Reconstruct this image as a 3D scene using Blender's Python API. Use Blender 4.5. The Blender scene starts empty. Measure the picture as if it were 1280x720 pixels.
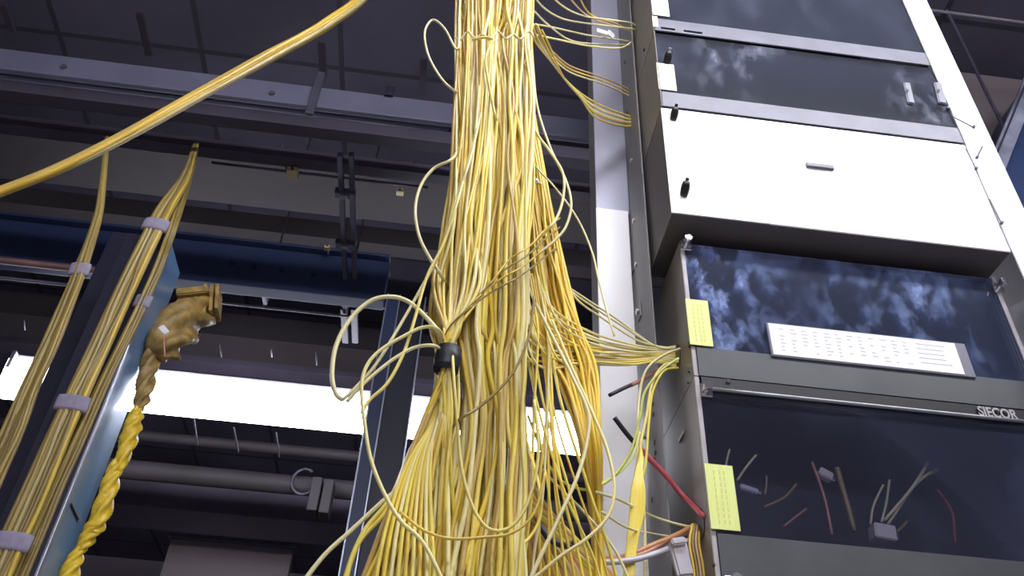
import bpy, bmesh, math, random
from mathutils import Vector, Matrix
from mathutils import noise as mnoise

random.seed(11)
SC = bpy.context.scene
COL = SC.collection
# ------------------------------------------------------------------ camera
F = 1100.0
CAMZ = 1.6
zc = Vector((75, -1310, 1100)).normalized()
yc = Vector((-169, 915, 1100)); yc = (yc - yc.dot(zc) * zc).normalized()
xc = yc.cross(zc).normalized()
cam_d = bpy.data.cameras.new('camera'); cam_d.sensor_width = 36.0; cam_d.lens = 36.0 * F / 1280.0
cam_d.clip_start = 0.02
cam = bpy.data.objects.new('camera', cam_d); COL.objects.link(cam)
R = Matrix(((xc[0], -xc[1], -xc[2]), (yc[0], -yc[1], -yc[2]), (zc[0], -zc[1], -zc[2])))
M4 = R.to_4x4(); M4.translation = Vector((0, 0, CAMZ))
cam.matrix_world = M4
SC.camera = cam

def ray(px, py):
    r = Vector((px - 640, py - 360, F))
    return Vector((r.dot(xc), r.dot(yc), r.dot(zc)))
def W(px, py, Y):
    w = ray(px, py); t = Y / w.y
    return Vector((w.x * t, Y, CAMZ + w.z * t))
def WX(px, py, X):
    w = ray(px, py); t = X / w.x
    return Vector((X, w.y * t, CAMZ + w.z * t))
def Zat(px, py, Y): return W(px, py, Y).z
def Xat(px, py, Y): return W(px, py, Y).x

# ------------------------------------------------------------------ materials
def mat(name, col, rough=0.5, metal=0.0, var=0.0, scale=20.0, spec=0.5, emis=None, estr=0.0, coat=0.0, bump=0.0, col2=None, stretch=(1, 1, 1), sss=0.0):
    m = bpy.data.materials.new(name); m.use_nodes = True
    nt = m.node_tree; b = nt.nodes['Principled BSDF']
    b.inputs['Base Color'].default_value = (*col, 1); b.inputs['Roughness'].default_value = rough
    b.inputs['Metallic'].default_value = metal; b.inputs['Specular IOR Level'].default_value = spec
    b.inputs['Coat Weight'].default_value = coat
    if emis:
        b.inputs['Emission Color'].default_value = (*emis, 1); b.inputs['Emission Strength'].default_value = estr
    if var or bump or col2:
        tc = nt.nodes.new('ShaderNodeTexCoord'); mp = nt.nodes.new('ShaderNodeMapping')
        mp.inputs['Scale'].default_value = stretch
        nz = nt.nodes.new('ShaderNodeTexNoise'); nz.inputs['Scale'].default_value = scale; nz.inputs['Detail'].default_value = 5
        nt.links.new(tc.outputs['Object'], mp.inputs['Vector']); nt.links.new(mp.outputs[0], nz.inputs['Vector'])
        cr = nt.nodes.new('ShaderNodeValToRGB')
        cr.color_ramp.elements[0].position = 0.35; cr.color_ramp.elements[1].position = 0.65
        c2 = col2 or tuple(min(1, c * (1 + var)) for c in col); c1 = col if col2 else tuple(c * (1 - var) for c in col)
        cr.color_ramp.elements[0].color = (*c1, 1); cr.color_ramp.elements[1].color = (*c2, 1)
        nt.links.new(nz.outputs['Fac'], cr.inputs['Fac']); nt.links.new(cr.outputs['Color'], b.inputs['Base Color'])
        if bump:
            bp = nt.nodes.new('ShaderNodeBump'); bp.inputs['Strength'].default_value = bump; bp.inputs['Distance'].default_value = 0.002
            nt.links.new(nz.outputs['Fac'], bp.inputs['Height']); nt.links.new(bp.outputs[0], b.inputs['Normal'])
    return m

def cordmat(name, col, rough=0.35):
    # yellow jacket, random tint per cord, a faint mottling along the length
    m = mat(name, col, rough, var=0.12, scale=9.0, spec=0.5)
    return m

M = {}
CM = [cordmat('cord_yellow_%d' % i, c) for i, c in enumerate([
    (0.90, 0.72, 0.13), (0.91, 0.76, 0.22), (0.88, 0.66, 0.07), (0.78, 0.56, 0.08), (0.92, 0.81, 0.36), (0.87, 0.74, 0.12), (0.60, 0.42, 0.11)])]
M['cord_gold'] = cordmat('cord_gold', (0.72, 0.48, 0.06))
M['cord_gold2'] = cordmat('cord_gold2', (0.82, 0.58, 0.09))
M['cord_pink'] = cordmat('cord_beige', (0.62, 0.42, 0.24))
M['cord_pale'] = cordmat('cord_pale', (0.84, 0.78, 0.42))
M['cord_lime'] = cordmat('cord_lime', (0.62, 0.68, 0.16))
M['cord_orange'] = cordmat('cord_orange', (0.62, 0.30, 0.12))
M['cord_salmon'] = cordmat('cord_salmon', (0.60, 0.27, 0.20))
M['cord_red'] = cordmat('cord_red', (0.55, 0.10, 0.12))
M['cord_black'] = mat('black_sleeve', (0.015, 0.016, 0.03), 0.45)
M['cord_brown'] = cordmat('cord_brown', (0.36, 0.26, 0.09))
M['dimmed1'] = cordmat('dimmed_yellow', (0.42, 0.31, 0.08)); M['dimmed2'] = cordmat('dimmed_olive', (0.30, 0.22, 0.07)); M['dimmed3'] = cordmat('dimmed_pale', (0.52, 0.43, 0.18))  # bundle jackets coloured darker to stand in for weak light at left
M['galv'] = mat('galvanised_grey', (0.20, 0.195, 0.20), 0.5, 0.25, var=0.08, scale=14, stretch=(1, 1, .2))
M['flange'] = mat('shaded_flange', (0.26, 0.26, 0.33), 0.35, 0.3, var=0.08, scale=6, stretch=(1, 1, .3))  # darkened so the upper post reads as shaded
M['white'] = mat('white_enamel', (0.93, 0.93, 0.95), 0.3, var=0.02, scale=5)
M['whitepost'] = mat('white_post_enamel', (0.88, 0.88, 0.92), 0.4, var=0.03, scale=8)
M['boxgrey'] = mat('grey_box_body', (0.105, 0.095, 0.10), 0.55, var=0.06, scale=10)
M['side'] = mat('grey_side_plate', (0.20, 0.185, 0.175), 0.5, 0.1, var=0.07, scale=9)
M['lip'] = mat('pale_lip', (0.42, 0.39, 0.40), 0.4, var=0.08, scale=30)
M['rail'] = mat('grey_rail', (0.062, 0.068, 0.072), 0.5, 0.1, var=0.12, scale=12)
M['railpale'] = mat('pale_rail', (0.145, 0.145, 0.18), 0.45, 0.1, var=0.10, scale=16)
M['interior'] = mat('dark_interior', (0.022, 0.022, 0.03), 0.7, var=0.2, scale=10)
M['black'] = mat('black_plastic', (0.008, 0.008, 0.01), 0.4)
M['chrome'] = mat('chrome', (0.85, 0.85, 0.88), 0.15, 1.0)
M['catch'] = mat('smoky_catch', (0.22, 0.23, 0.27), 0.3)
M['dimpipe'] = mat('dim_pipe', (0.16, 0.15, 0.17), 0.5)
M['rod'] = mat('grey_rod', (0.33, 0.33, 0.36), 0.35, 0.6)
M['steel'] = mat('zinc_screw', (0.55, 0.54, 0.52), 0.3, 0.8)
M['labelyel'] = mat('lime_label', (0.80, 0.88, 0.30), 0.6, var=0.05, scale=60, stretch=(6, 1, .3))
M['labelpale'] = mat('pale_label', (0.88, 0.93, 0.66), 0.6, var=0.03, scale=40)
M['paper'] = mat('paper', (0.86, 0.86, 0.88), 0.6)
M['ink'] = mat('faded_ink', (0.66, 0.66, 0.74), 0.6)
M['clear'] = mat('milky_plastic', (0.60, 0.58, 0.64), 0.25, var=0.1, scale=40)
M['shadowgrey'] = mat('grey_plastic', (0.16, 0.155, 0.20), 0.4)
M['navy'] = mat('navy_paint', (0.024, 0.040, 0.105), 0.45, var=0.15, scale=3)
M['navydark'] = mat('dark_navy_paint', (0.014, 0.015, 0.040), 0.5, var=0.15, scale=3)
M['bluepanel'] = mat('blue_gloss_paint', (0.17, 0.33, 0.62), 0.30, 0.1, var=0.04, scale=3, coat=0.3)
M['edgepale'] = mat('pale_edge', (0.50, 0.54, 0.68), 0.3, 0.7)
M['ladder'] = mat('ladder_grey', (0.17, 0.17, 0.25), 0.45, 0.2, var=0.10, scale=6)
M['ladderdim'] = mat('ladder_dim', (0.16, 0.16, 0.22), 0.5, 0.2, var=0.1, scale=6)
M['strut'] = mat('strut_grey', (0.09, 0.09, 0.13), 0.5, 0.3, var=0.15, scale=20)
M['pipe_pink'] = mat('rusty_conduit', (0.17, 0.085, 0.085), 0.5, 0.1, var=0.2, scale=8)
M['pipe'] = mat('conduit_grey', (0.075, 0.07, 0.10), 0.45, 0.3, var=0.15, scale=8)
M['brass'] = mat('brass_fitting', (0.62, 0.52, 0.30), 0.4, 0.2, var=0.1, scale=30)
M['strap'] = mat('grey_velcro', (0.34, 0.31, 0.42), 0.8, var=0.1, scale=80, bump=0.4)
M['trough'] = mat('ochre_plastic', (0.36, 0.24, 0.07), 0.45, var=0.35, scale=45, bump=0.8)
M['ruffle'] = mat('yellow_sleeve', (0.92, 0.62, 0.04), 0.35, var=0.15, scale=60, bump=0.5)
M['ceiling'] = mat('dark_ceiling', (0.058, 0.052, 0.082), 0.8, var=0.3, scale=1.5)
M['housing'] = mat('fixture_white', (0.55, 0.55, 0.6), 0.5)
M['tube'] = mat('lit_diffuser', (0.9, 0.9, 0.95), 0.5, emis=(0.93, 0.93, 1.0), estr=44.0)
M['tubefar'] = mat('lit_diffuser_far', (0.9, 0.9, 0.95), 0.5, emis=(0.90, 0.90, 1.0), estr=17.0)
M['wall'] = mat('wall_paint', (0.26, 0.22, 0.27), 0.8, var=0.15, scale=1.2)
M['floor'] = mat('floor_vinyl', (0.62, 0.60, 0.60), 0.5, var=0.1, scale=2)
M['panelbrown'] = mat('taupe_panel', (0.19, 0.155, 0.165), 0.7, var=0.08, scale=2)
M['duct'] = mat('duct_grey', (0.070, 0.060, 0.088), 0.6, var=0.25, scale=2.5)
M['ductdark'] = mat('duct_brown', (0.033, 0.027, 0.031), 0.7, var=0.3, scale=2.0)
M['beige'] = mat('beige_connector', (0.66, 0.62, 0.55), 0.5)
M['silver'] = mat('brushed_trim', (0.40, 0.42, 0.54), 0.35, 0.5, var=0.25, scale=12, stretch=(1, 1, 1))

def ceiling_mat():
    m = M['ceiling']; nt = m.node_tree; b = nt.nodes['Principled BSDF']
    src = b.inputs['Base Color'].links[0].from_socket
    tc = nt.nodes.new('ShaderNodeTexCoord'); br = nt.nodes.new('ShaderNodeTexBrick')
    br.inputs['Scale'].default_value = 1.0; br.inputs['Brick Width'].default_value = 0.6; br.inputs['Row Height'].default_value = 0.6
    br.inputs['Mortar Size'].default_value = 0.012; br.offset = 0.0
    br.inputs['Color1'].default_value = (0.85, 0.85, 0.85, 1); br.inputs['Color2'].default_value = (1.2, 1.2, 1.2, 1); br.inputs['Mortar'].default_value = (0.35, 0.35, 0.35, 1)
    mx = nt.nodes.new('ShaderNodeMix'); mx.data_type = 'RGBA'; mx.blend_type = 'MULTIPLY'; mx.inputs[0].default_value = 1.0
    nt.links.new(tc.outputs['Object'], br.inputs['Vector']); nt.links.new(src, mx.inputs[6]); nt.links.new(br.outputs['Color'], mx.inputs[7])
    nt.links.new(mx.outputs[2], b.inputs['Base Color'])
ceiling_mat()

def glass_mat(name, dirt, dirtcol, dscale, seed, tint=0.45):
    """smoked acrylic: clear + glossy coat, with dusty smears of their own shape"""
    m = bpy.data.materials.new(name); m.use_nodes = True; nt = m.node_tree
    for n in list(nt.nodes): nt.nodes.remove(n)
    out = nt.nodes.new('ShaderNodeOutputMaterial')
    tr = nt.nodes.new('ShaderNodeBsdfTransparent'); tr.inputs['Color'].default_value = (tint, tint, tint * 1.08, 1)
    gl = nt.nodes.new('ShaderNodeBsdfGlossy'); gl.inputs['Roughness'].default_value = 0.12; gl.inputs['Color'].default_value = (0.9, 0.93, 1, 1)
    fr = nt.nodes.new('ShaderNodeFresnel'); fr.inputs['IOR'].default_value = 1.5
    mx = nt.nodes.new('ShaderNodeMixShader')
    nt.links.new(fr.outputs[0], mx.inputs[0]); nt.links.new(tr.outputs[0], mx.inputs[1]); nt.links.new(gl.outputs[0], mx.inputs[2])
    df = nt.nodes.new('ShaderNodeBsdfDiffuse'); df.inputs['Color'].default_value = (*dirtcol, 1)
    tc = nt.nodes.new('ShaderNodeTexCoord'); mp = nt.nodes.new('ShaderNodeMapping'); mp.inputs['Location'].default_value = (seed, seed * 2, 0)
    mp.inputs['Scale'].default_value = (1, 1, 0.6)
    n1 = nt.nodes.new('ShaderNodeTexNoise'); n1.inputs['Scale'].default_value = dscale; n1.inputs['Detail'].default_value = 6; n1.inputs['Roughness'].default_value = 0.62
    n2 = nt.nodes.new('ShaderNodeTexNoise'); n2.inputs['Scale'].default_value = 3.2; n2.inputs['Detail'].default_value = 2
    r1 = nt.nodes.new('ShaderNodeMapRange'); r1.inputs[1].default_value = 0.47; r1.inputs[2].default_value = 0.78
    r2 = nt.nodes.new('ShaderNodeMapRange'); r2.inputs[1].default_value = 0.40; r2.inputs[2].default_value = 0.65
    ml = nt.nodes.new('ShaderNodeMath'); ml.operation = 'MULTIPLY'
    ma = nt.nodes.new('ShaderNodeMath'); ma.operation = 'MULTIPLY_ADD'; ma.inputs[1].default_value = dirt; ma.inputs[2].default_value = 0.025
    nt.links.new(tc.outputs['Object'], mp.inputs[0]); nt.links.new(mp.outputs[0], n1.inputs['Vector']); nt.links.new(mp.outputs[0], n2.inputs['Vector'])
    nt.links.new(n1.outputs['Fac'], r1.inputs[0]); nt.links.new(n2.outputs['Fac'], r2.inputs[0])
    nt.links.new(r1.outputs[0], ml.inputs[0]); nt.links.new(r2.outputs[0], ml.inputs[1]); nt.links.new(ml.outputs[0], ma.inputs[0])
    m2 = nt.nodes.new('ShaderNodeMixShader')
    nt.links.new(ma.outputs[0], m2.inputs[0]); nt.links.new(mx.outputs[0], m2.inputs[1]); nt.links.new(df.outputs[0], m2.inputs[2])
    nt.links.new(m2.outputs[0], out.inputs['Surface'])
    return m
G1 = glass_mat('smoked_door_top', 0.10, (0.5, 0.55, 0.7), 10, 1.0)
G2 = glass_mat('smoked_door_second', 0.8, (0.6, 0.65, 0.8), 30, 4.4)
G3 = glass_mat('smoked_door_dusty', 1.0, (0.38, 0.50, 0.85), 38, 7.3, tint=0.85)
G4 = glass_mat('smoked_door_lower', 0.10, (0.30, 0.34, 0.5), 9, 2.2, tint=0.92)

# ------------------------------------------------------------------ mesh helpers
def link(name, bm, m, parent=None, smooth=False):
    me = bpy.data.meshes.new(name); bmesh.ops.recalc_face_normals(bm, faces=bm.faces); bm.to_mesh(me); bm.free()
    if smooth:
        for p in me.polygons: p.use_smooth = True
    me.materials.append(m)
    o = bpy.data.objects.new(name, me); COL.objects.link(o)
    if parent is not None:
        o.parent = parent; o.matrix_parent_inverse = parent.matrix_world.inverted() if False else Matrix.Translation(-parent.location)
    return o
def tag(o, label=None, cat=None, group=None, kind=None):
    if label: o['label'] = label
    if cat: o['category'] = cat
    if group: o['group'] = group
    if kind: o['kind'] = kind
    return o
def thing(name, label, cat, loc=(0, 0, 0), group=None):
    o = bpy.data.objects.new(name, None); COL.objects.link(o); o.location = loc; o.empty_display_size = 0.05
    return tag(o, label, cat, group)
def box(bm, x0, x1, y0, y1, z0, z1, bev=0.0):
    ret = bmesh.ops.create_cube(bm, size=1.0)
    vs = ret['verts']
    for v in vs:
        v.co = Vector(((x0 + x1) / 2 + v.co.x * (x1 - x0), (y0 + y1) / 2 + v.co.y * (y1 - y0), (z0 + z1) / 2 + v.co.z * (z1 - z0)))
    if bev:
        es = set(e for v in vs for e in v.link_edges)
        bmesh.ops.bevel(bm, geom=list(es), offset=bev, segments=2, affect='EDGES', profile=0.5)
def bar(bm, a, b, w, h, up=Vector((0, 0, 1)), bev=0.0):
    """box beam from a to b, w wide, h high"""
    d = (b - a); L = d.length; d.normalize()
    s = d.cross(up)
    if s.length < 1e-4: s = Vector((1, 0, 0))
    s.normalize(); u = s.cross(d)
    vs = []
    for t in (a, b):
        for sx, sy in ((-1, -1), (1, -1), (1, 1), (-1, 1)):
            vs.append(bm.verts.new(t + s * (sx * w / 2) + u * (sy * h / 2)))
    for f in ((0, 1, 2, 3), (7, 6, 5, 4), (0, 4, 5, 1), (1, 5, 6, 2), (2, 6, 7, 3), (3, 7, 4, 0)):
        bm.faces.new([vs[i] for i in f])
    if bev:
        es = set(e for v in vs for e in v.link_edges)
        bmesh.ops.bevel(bm, geom=list(es), offset=bev, segments=2, affect='EDGES')
def prism(bm, poly, depth_vec):
    """outline (list of Vector) given thickness along depth_vec"""
    a = [bm.verts.new(p) for p in poly]; b = [bm.verts.new(p + depth_vec) for p in poly]
    bm.faces.new(a); bm.faces.new(b[::-1])
    n = len(poly)
    for i in range(n): bm.faces.new((a[i], b[i], b[(i + 1) % n], a[(i + 1) % n]))
def catmull(P, n):
    P = [2 * P[0] - P[1]] + list(P) + [2 * P[-1] - P[-2]]
    out = []
    for i in range(1, len(P) - 2):
        p0, p1, p2, p3 = P[i - 1:i + 3]
        for k in range(n):
            t = k / n
            out.append(0.5 * ((2 * p1) + (p2 - p0) * t + (2 * p0 - 5 * p1 + 4 * p2 - p3) * t * t + (3 * p1 - p0 - 3 * p2 + p3) * t ** 3))
    out.append(P[-2].copy())
    return out
def tube(bm, pts, r, sides=7, rf=None, caps=True):
    n = len(pts); rings = []
    t0 = (pts[1] - pts[0]).normalized()
    nrm = t0.orthogonal().normalized()
    for i, p in enumerate(pts):
        t = (pts[min(i + 1, n - 1)] - pts[max(i - 1, 0)]).normalized()
        nrm = (nrm - t * nrm.dot(t))
        if nrm.length < 1e-6: nrm = t.orthogonal()
        nrm.normalize(); bn = t.cross(nrm)
        rr = r * (rf(i / (n - 1)) if rf else 1)
        rings.append([bm.verts.new(p + (nrm * math.cos(a) + bn * math.sin(a)) * rr) for a in [2 * math.pi * k / sides for k in range(sides)]])
    for i in range(n - 1):
        for k in range(sides):
            bm.faces.new((rings[i][k], rings[i][(k + 1) % sides], rings[i + 1][(k + 1) % sides], rings[i + 1][k]))
    if caps:
        bm.faces.new(rings[0][::-1]); bm.faces.new(rings[-1])
def cyl(bm, a, b, r, sides=16, rf=None):
    tube(bm, [a.lerp(b, t / 4) for t in range(5)], r, sides, rf)
def cord(pts, r=0.0021, m=None, label=None, group=None, name='patch_cable', parent=None, cat='cord', n=8, sides=7):
    """pts: (px, py, Y) stations -> hanging jacketed cord"""
    P = [W(*p) if not isinstance(p, Vector) else p for p in pts]
    bm = bmesh.new(); tube(bm, catmull(P, n), r, sides)
    o = link(name, bm, m or random.choice(CM), parent, smooth=True)
    if parent is None: tag(o, label, cat, group)
    return o
def kind_structure(o): o['kind'] = 'structure'; return o

# ------------------------------------------------------------------ the room
CZ = 4.75
def slab(name, m, *a):
    bm = bmesh.new(); box(bm, *a); return kind_structure(link(name, bm, m))
slab('floor', M['floor'], -5, 5, -4.5, 8.2, -0.1, 0)
slab('ceiling', M['ceiling'], -5, 5, -4.5, 8.2, CZ, CZ + 0.1)
slab('wall_back', M['wall'], -5, 5, 8.2, 8.3, -0.1, CZ + .1)
slab('wall_front', M['wall'], -5, 5, -4.6, -4.5, -0.1, CZ + .1)
slab('wall_left', M['wall'], -5.1, -5, -4.6, 8.3, -0.1, CZ + .1)
slab('wall_right', M['wall'], 5, 5.1, -4.6, 8.3, -0.1, CZ + .1)

# ------------------------------------------------------------------ fluorescent fixtures
def fixture(x0, x1, Y, z0, z1, wid, label, hang=True, lm='tube'):
    t = thing('fluorescent_fixture', label, 'light fixture', (((x0 + x1) / 2), Y, z1))
    bm = bmesh.new(); box(bm, x0 - .01, x1 + .01, Y - wid * .35, Y + wid * .35, z1, z1 + .035, .004); link('housing', bm, M['housing'], t)
    bm = bmesh.new()
    h = z1 - z0; prof = []
    for k in range(9):
        a = math.pi * k / 8
        prof.append(Vector((x0, Y - wid / 2 * math.cos(a), z1 - h * (0.35 + 0.65 * math.sin(a)) if 0 < k < 8 else z1 - h * .25)))
    prof = [Vector((x0, Y - wid / 2, z1))] + prof + [Vector((x0, Y + wid / 2, z1))]
    prism(bm, prof, Vector((x1 - x0, 0, 0))); link('diffuser', bm, M[lm], t)
    for x in (x0 + .01, x1 - .01):
        bm = bmesh.new(); box(bm, x - .008, x + .008, Y - wid * .5 - .003, Y + wid * .5 + .003, z1 - h * .3, z1 + .038, .002)
        link('end_cap', bm, M['housing'], t)
    if hang:
        for x in (x0 + .3, x1 - .3):
            bm = bmesh.new(); cyl(bm, Vector((x, Y, z1 + .03)), Vector((x, Y, CZ)), .004, 8); link('hanger_rod', bm, M['strut'], t)
YF = 3.3
zt, zb = Zat(300, 487, YF), Zat(300, 526, YF)
fixture(Xat(730, 565, YF) - 2.44, Xat(730, 565, YF), YF, zb, zt, 0.13, 'long lit fluorescent strip glowing across the background behind the cords', lm='tubefar')
fixture(-1.3, 1.3, -2.95, 3.75, 3.87, 0.15, 'added unseen fluorescent strip behind the camera that lifts the darks')  # added lamp, out of view, brightens fronts and dark areas
fixture(-0.25, 2.19, 0.12, 3.72, 3.84, 0.15, 'lit fluorescent strip over the aisle above the camera')

# ------------------------------------------------------------------ right rack
YB = 1.0          # front of white box
YH = 1.043        # front of lower shelves
YP = 1.24         # post flange
XL, XR = 0.339, 0.924
def zb_(px, py): return Zat(px, py, YB)
# frame: two uprights, cross member
rack = thing('equipment_rack', 'tall grey and white relay rack holding the shelves on the right', 'equipment rack', (0.63, 1.25, 0))
ZT = 4.3
xf0, xf1 = 0.262, 0.331
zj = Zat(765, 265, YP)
up = bpy.data.objects.new('upright', None); COL.objects.link(up); up.parent = rack; up.location = (0, 0, 0)
def part(name, bm, m, parent, label=None, smooth=False):
    me_o = link(name, bm, m, None, smooth)
    me_o.parent = parent
    loc = parent.matrix_world.translation if False else None
    # parent chain offset
    me_o.matrix_parent_inverse = Matrix.Translation(-parent.location) if parent.parent is None else Matrix()
    if label: me_o['label'] = label
    return me_o
COL.objects.unlink(up); bpy.data.objects.remove(up)
def channel_post(x0, x1, webx, fwd, m, z0=0.0, z1=ZT):
    """front flange from x0..x1 at YP, web at webx running forward by fwd, both 3 mm sheet"""
    bm = bmesh.new()
    box(bm, x0, x1, YP, YP + .004, z0, z1, .001)
    return bm
bm = channel_post(xf0, xf1, 0, 0, None, zj, ZT); left_up = part('upright', bm, M['flange'], rack, 'upper left upright, coloured darker to look shaded')  # shade above the post's shadow edge is put into this piece's colour
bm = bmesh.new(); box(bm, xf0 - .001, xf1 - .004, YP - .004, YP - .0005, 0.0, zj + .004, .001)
lower_up = part('upright', bm, M['white'], rack, 'lower left upright, coloured white to look lit')  # bright stretch below the shadow edge is put in as white
bm = bmesh.new(); box(bm, xf1, xf1 + .003, YB + .13, YP + .05, 0, ZT, .0008)
web = part('upright_web', bm, M['galv'], rack)
bm = bmesh.new(); box(bm, xf0, xf0 + .003, YP + .004, YP + .06, 0, ZT); part('upright_return', bm, M['galv'], rack)
# right upright: flange facing front at box plane
XR2 = 0.982
bm = bmesh.new(); box(bm, XR + .0005, XR2, YB - .004, YB + .0, 1.0, ZT, .001); box(bm, XR2 - .003, XR2, YB, YP, 0.0, ZT)
rup = part('upright', bm, M['whitepost'], rack, 'white right upright')
bm = bmesh.new(); box(bm, xf0, XR2, YP + .06, YP + .12, ZT - .1, ZT, .002); part('cross_member', bm, M['galv'], rack)
bm = bmesh.new(); box(bm, xf0 - .03, XR2 + .03, YP - .1, YP + .2, 0, .06, .004); part('base', bm, M['galv'], rack)
# screws on the web / flange
def wwx(px, py): return WX(px, py, xf1)
for px, py in ((790, 201), (793, 276), (796, 331)):
    c = wwx(px, py); bm = bmesh.new(); cyl(bm, c + Vector((-.0035, 0, 0)), c + Vector((.001, 0, 0)), .0048, 12)
    part('screw', bm, M['steel'], rack, smooth=False)
for px, py in ((781, 78), (805, 62), (784, 140), (816, 505), (817, 518), (818, 553), (819, 566), (818, 575), (815, 625)):
    c = wwx(px, py); bm = bmesh.new(); cyl(bm, c + Vector((-.0012, 0, 0)), c + Vector((.001, 0, 0)), .0042, 10); part('bolt_hole', bm, M['black'], rack)
c = wwx(800, 390); bm = bmesh.new(); box(bm, xf1 - .003, xf1, c.y - .011, c.y + .011, c.z - .016, c.z + .016, .001); part('cage_nut', bm, M['galv'], rack)
bm = bmesh.new(); cyl(bm, c + Vector((-.007, 0, 0)), c, .006, 12); part('screw', bm, M['steel'], rack)
c = wwx(810, 546); bm = bmesh.new(); cyl(bm, c + Vector((-.010, 0, 0)), c, .0045, 12); part('screw', bm, M['steel'], rack)
# seam bracket line on the web
c = wwx(790, 345); bm = bmesh.new(); box(bm, xf1 - .0022, xf1, c.y - .02, c.y + .035, c.z - .0025, c.z + .0005); part('joint', bm, M['boxgrey'], rack)
# scratches and fixings on right upright
for (a, b, r) in (((1190, 145), (1217, 159), .0009), ((1207, 186), (1220, 211), .0010), ((1228, 183), (1221, 197), .0014), ((1237, 249), (1252, 279), .0012)):
    A, B = W(a[0], a[1], YB - .0052), W(b[0], b[1], YB - .0052)
    bm = bmesh.new(); cyl(bm, A, B, r, 6); part('wire_clip', bm, M['strut'], rack)
    bm = bmesh.new(); cyl(bm, B + Vector((0, .002, 0)), B + Vector((0, -.004, 0)), .0026, 10); part('screw', bm, M['strut'], rack)
c = W(1185, 136, YB - .004); bm = bmesh.new(); cyl(bm, c + Vector((0, .002, 0)), c + Vector((0, -.004, 0)), .004, 10); part('screw', bm, M['strut'], rack)

def slots_bar(bm, x0, x1, y0, y1, z0, z1, slots):
    """rail sheet with rectangular slots cut in it: slots = (xa, xb, za, zb)"""
    xs = sorted({x0, x1, *[s[0] for s in slots], *[s[1] for s in slots]}); zs = sorted({z0, z1, *[s[2] for s in slots], *[s[3] for s in slots]})
    for i in range(len(xs) - 1):
        for k in range(len(zs) - 1):
            cx, cz = (xs[i] + xs[i + 1]) / 2, (zs[k] + zs[k + 1]) / 2
            if any(s[0] < cx < s[1] and s[2] < cz < s[3] for s in slots): continue
            box(bm, xs[i], xs[i + 1], y0, y1, zs[k], zs[k + 1])

def shelf(name, label, x0, x1, yf, ztop, zrail, zbot, glass, railm, backY=1.30, slots=(), lip=True, cat='patch shelf', rear=1.19):
    """housing open at front behind a smoked door; door from zrail up to ztop, bottom rail zbot..zrail"""
    t = thing(name, label, cat, ((x0 + x1) / 2, yf, zbot))
    bm = bmesh.new(); box(bm, x0, x0 + .002, yf + (.004 if lip else -.002), 1.262, zbot, ztop, .0006); link('side_plate', bm, M['side'], t)
    bm = bmesh.new(); box(bm, x1 - .002, x1, yf + .004, rear, zbot, ztop, .0006); link('side_plate', bm, M['side'], t)
    if lip:
        for xx in (x0, x1 - .007):
            bm = bmesh.new(); box(bm, xx, xx + .007, yf - .001, yf + .0035, zbot, ztop, .001); link('front_lip', bm, M['lip'], t)
    bm = bmesh.new(); box(bm, x0 + .003, x1 - .003, rear, rear + .002, zbot, ztop); link('back_panel', bm, M['interior'], t)
    bm = bmesh.new(); box(bm, x0 + .003, x1 - .003, yf + .006, rear, ztop - .002, ztop - .0005); link('top_panel', bm, M['interior'], t)
    bm = bmesh.new(); box(bm, x0 + .003, x1 - .003, yf + .006, rear, zbot, zbot + .002); link('bottom_panel', bm, M['interior'], t)
    bm = bmesh.new()
    slots_bar(bm, x0 + (.0075 if lip else .0025), x1 - (.0075 if lip else .0025), yf - .003, yf, zbot, zrail, slots); link('bottom_rail', bm, railm, t)
    bm = bmesh.new(); box(bm, x0 + (.0075 if lip else .0025), x1 - (.0075 if lip else .0025), yf + .0005, yf + .0035, zrail - .004, ztop - .004, .0006); d = link('door', bm, glass, t)
    return t, d
def z_mid(pts, Y): return sum(Zat(px, py, Y) for px, py in pts) / len(pts)
# heights from the photograph's edges
zH1r = z_mid([(850, 27), (1033, 53)], YB); zH1b = z_mid([(850, 42), (1033, 67)], YB)
zH2r = z_mid([(830, 114), (1190, 163)], YB); zH2b = z_mid([(824, 132), (1200, 181)], YB)
zBb = z_mid([(840, 262), (1265, 318)], YB)
zH3t = z_mid([(865, 306), (1240, 347)], YH); zH3r = z_mid([(866, 433), (1210, 472)], YH); zH3b = z_mid([(870, 468), (1280, 515)], YH)
zH4r = z_mid([(889, 662), (1200, 701)], YH)
zH4b = Zat(900, 725, YH)
print('heights', zH1r, zH1b, zH2r, zH2b, zBb, zH3t, zH3r, zH3b, zH4r, zH4b)
# topmost shelf with slotted rail
sl = []
for a, b, c_, d_ in ((825, 843, 30, 34), (853, 876, 34, 38)):
    sl.append((Xat(a, 32, YB), Xat(b, 34, YB), zH1b + .006, zH1b + .013))
h1, d1 = shelf('patch_shelf', 'topmost dark-doored shelf with a slotted grey bottom rail', XL, XR, YB, zH1r + .26, zH1r, zH1b, G1, M['railpale'], slots=sl, lip=False)
h2, d2 = shelf('patch_shelf', 'dark smeared-door shelf directly above the white box', XL, XR, YB, zH1b - .002, zH2r, zH2b + .001, G2, M['railpale'], lip=False)
h0, d0 = shelf('patch_shelf', 'dark-doored shelf at the very top of the rack', XL, XR, YB, zH1r + .26 + .36, zH1r + .28 + .02, zH1r + .265, G1, M['railpale'], lip=False)
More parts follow.
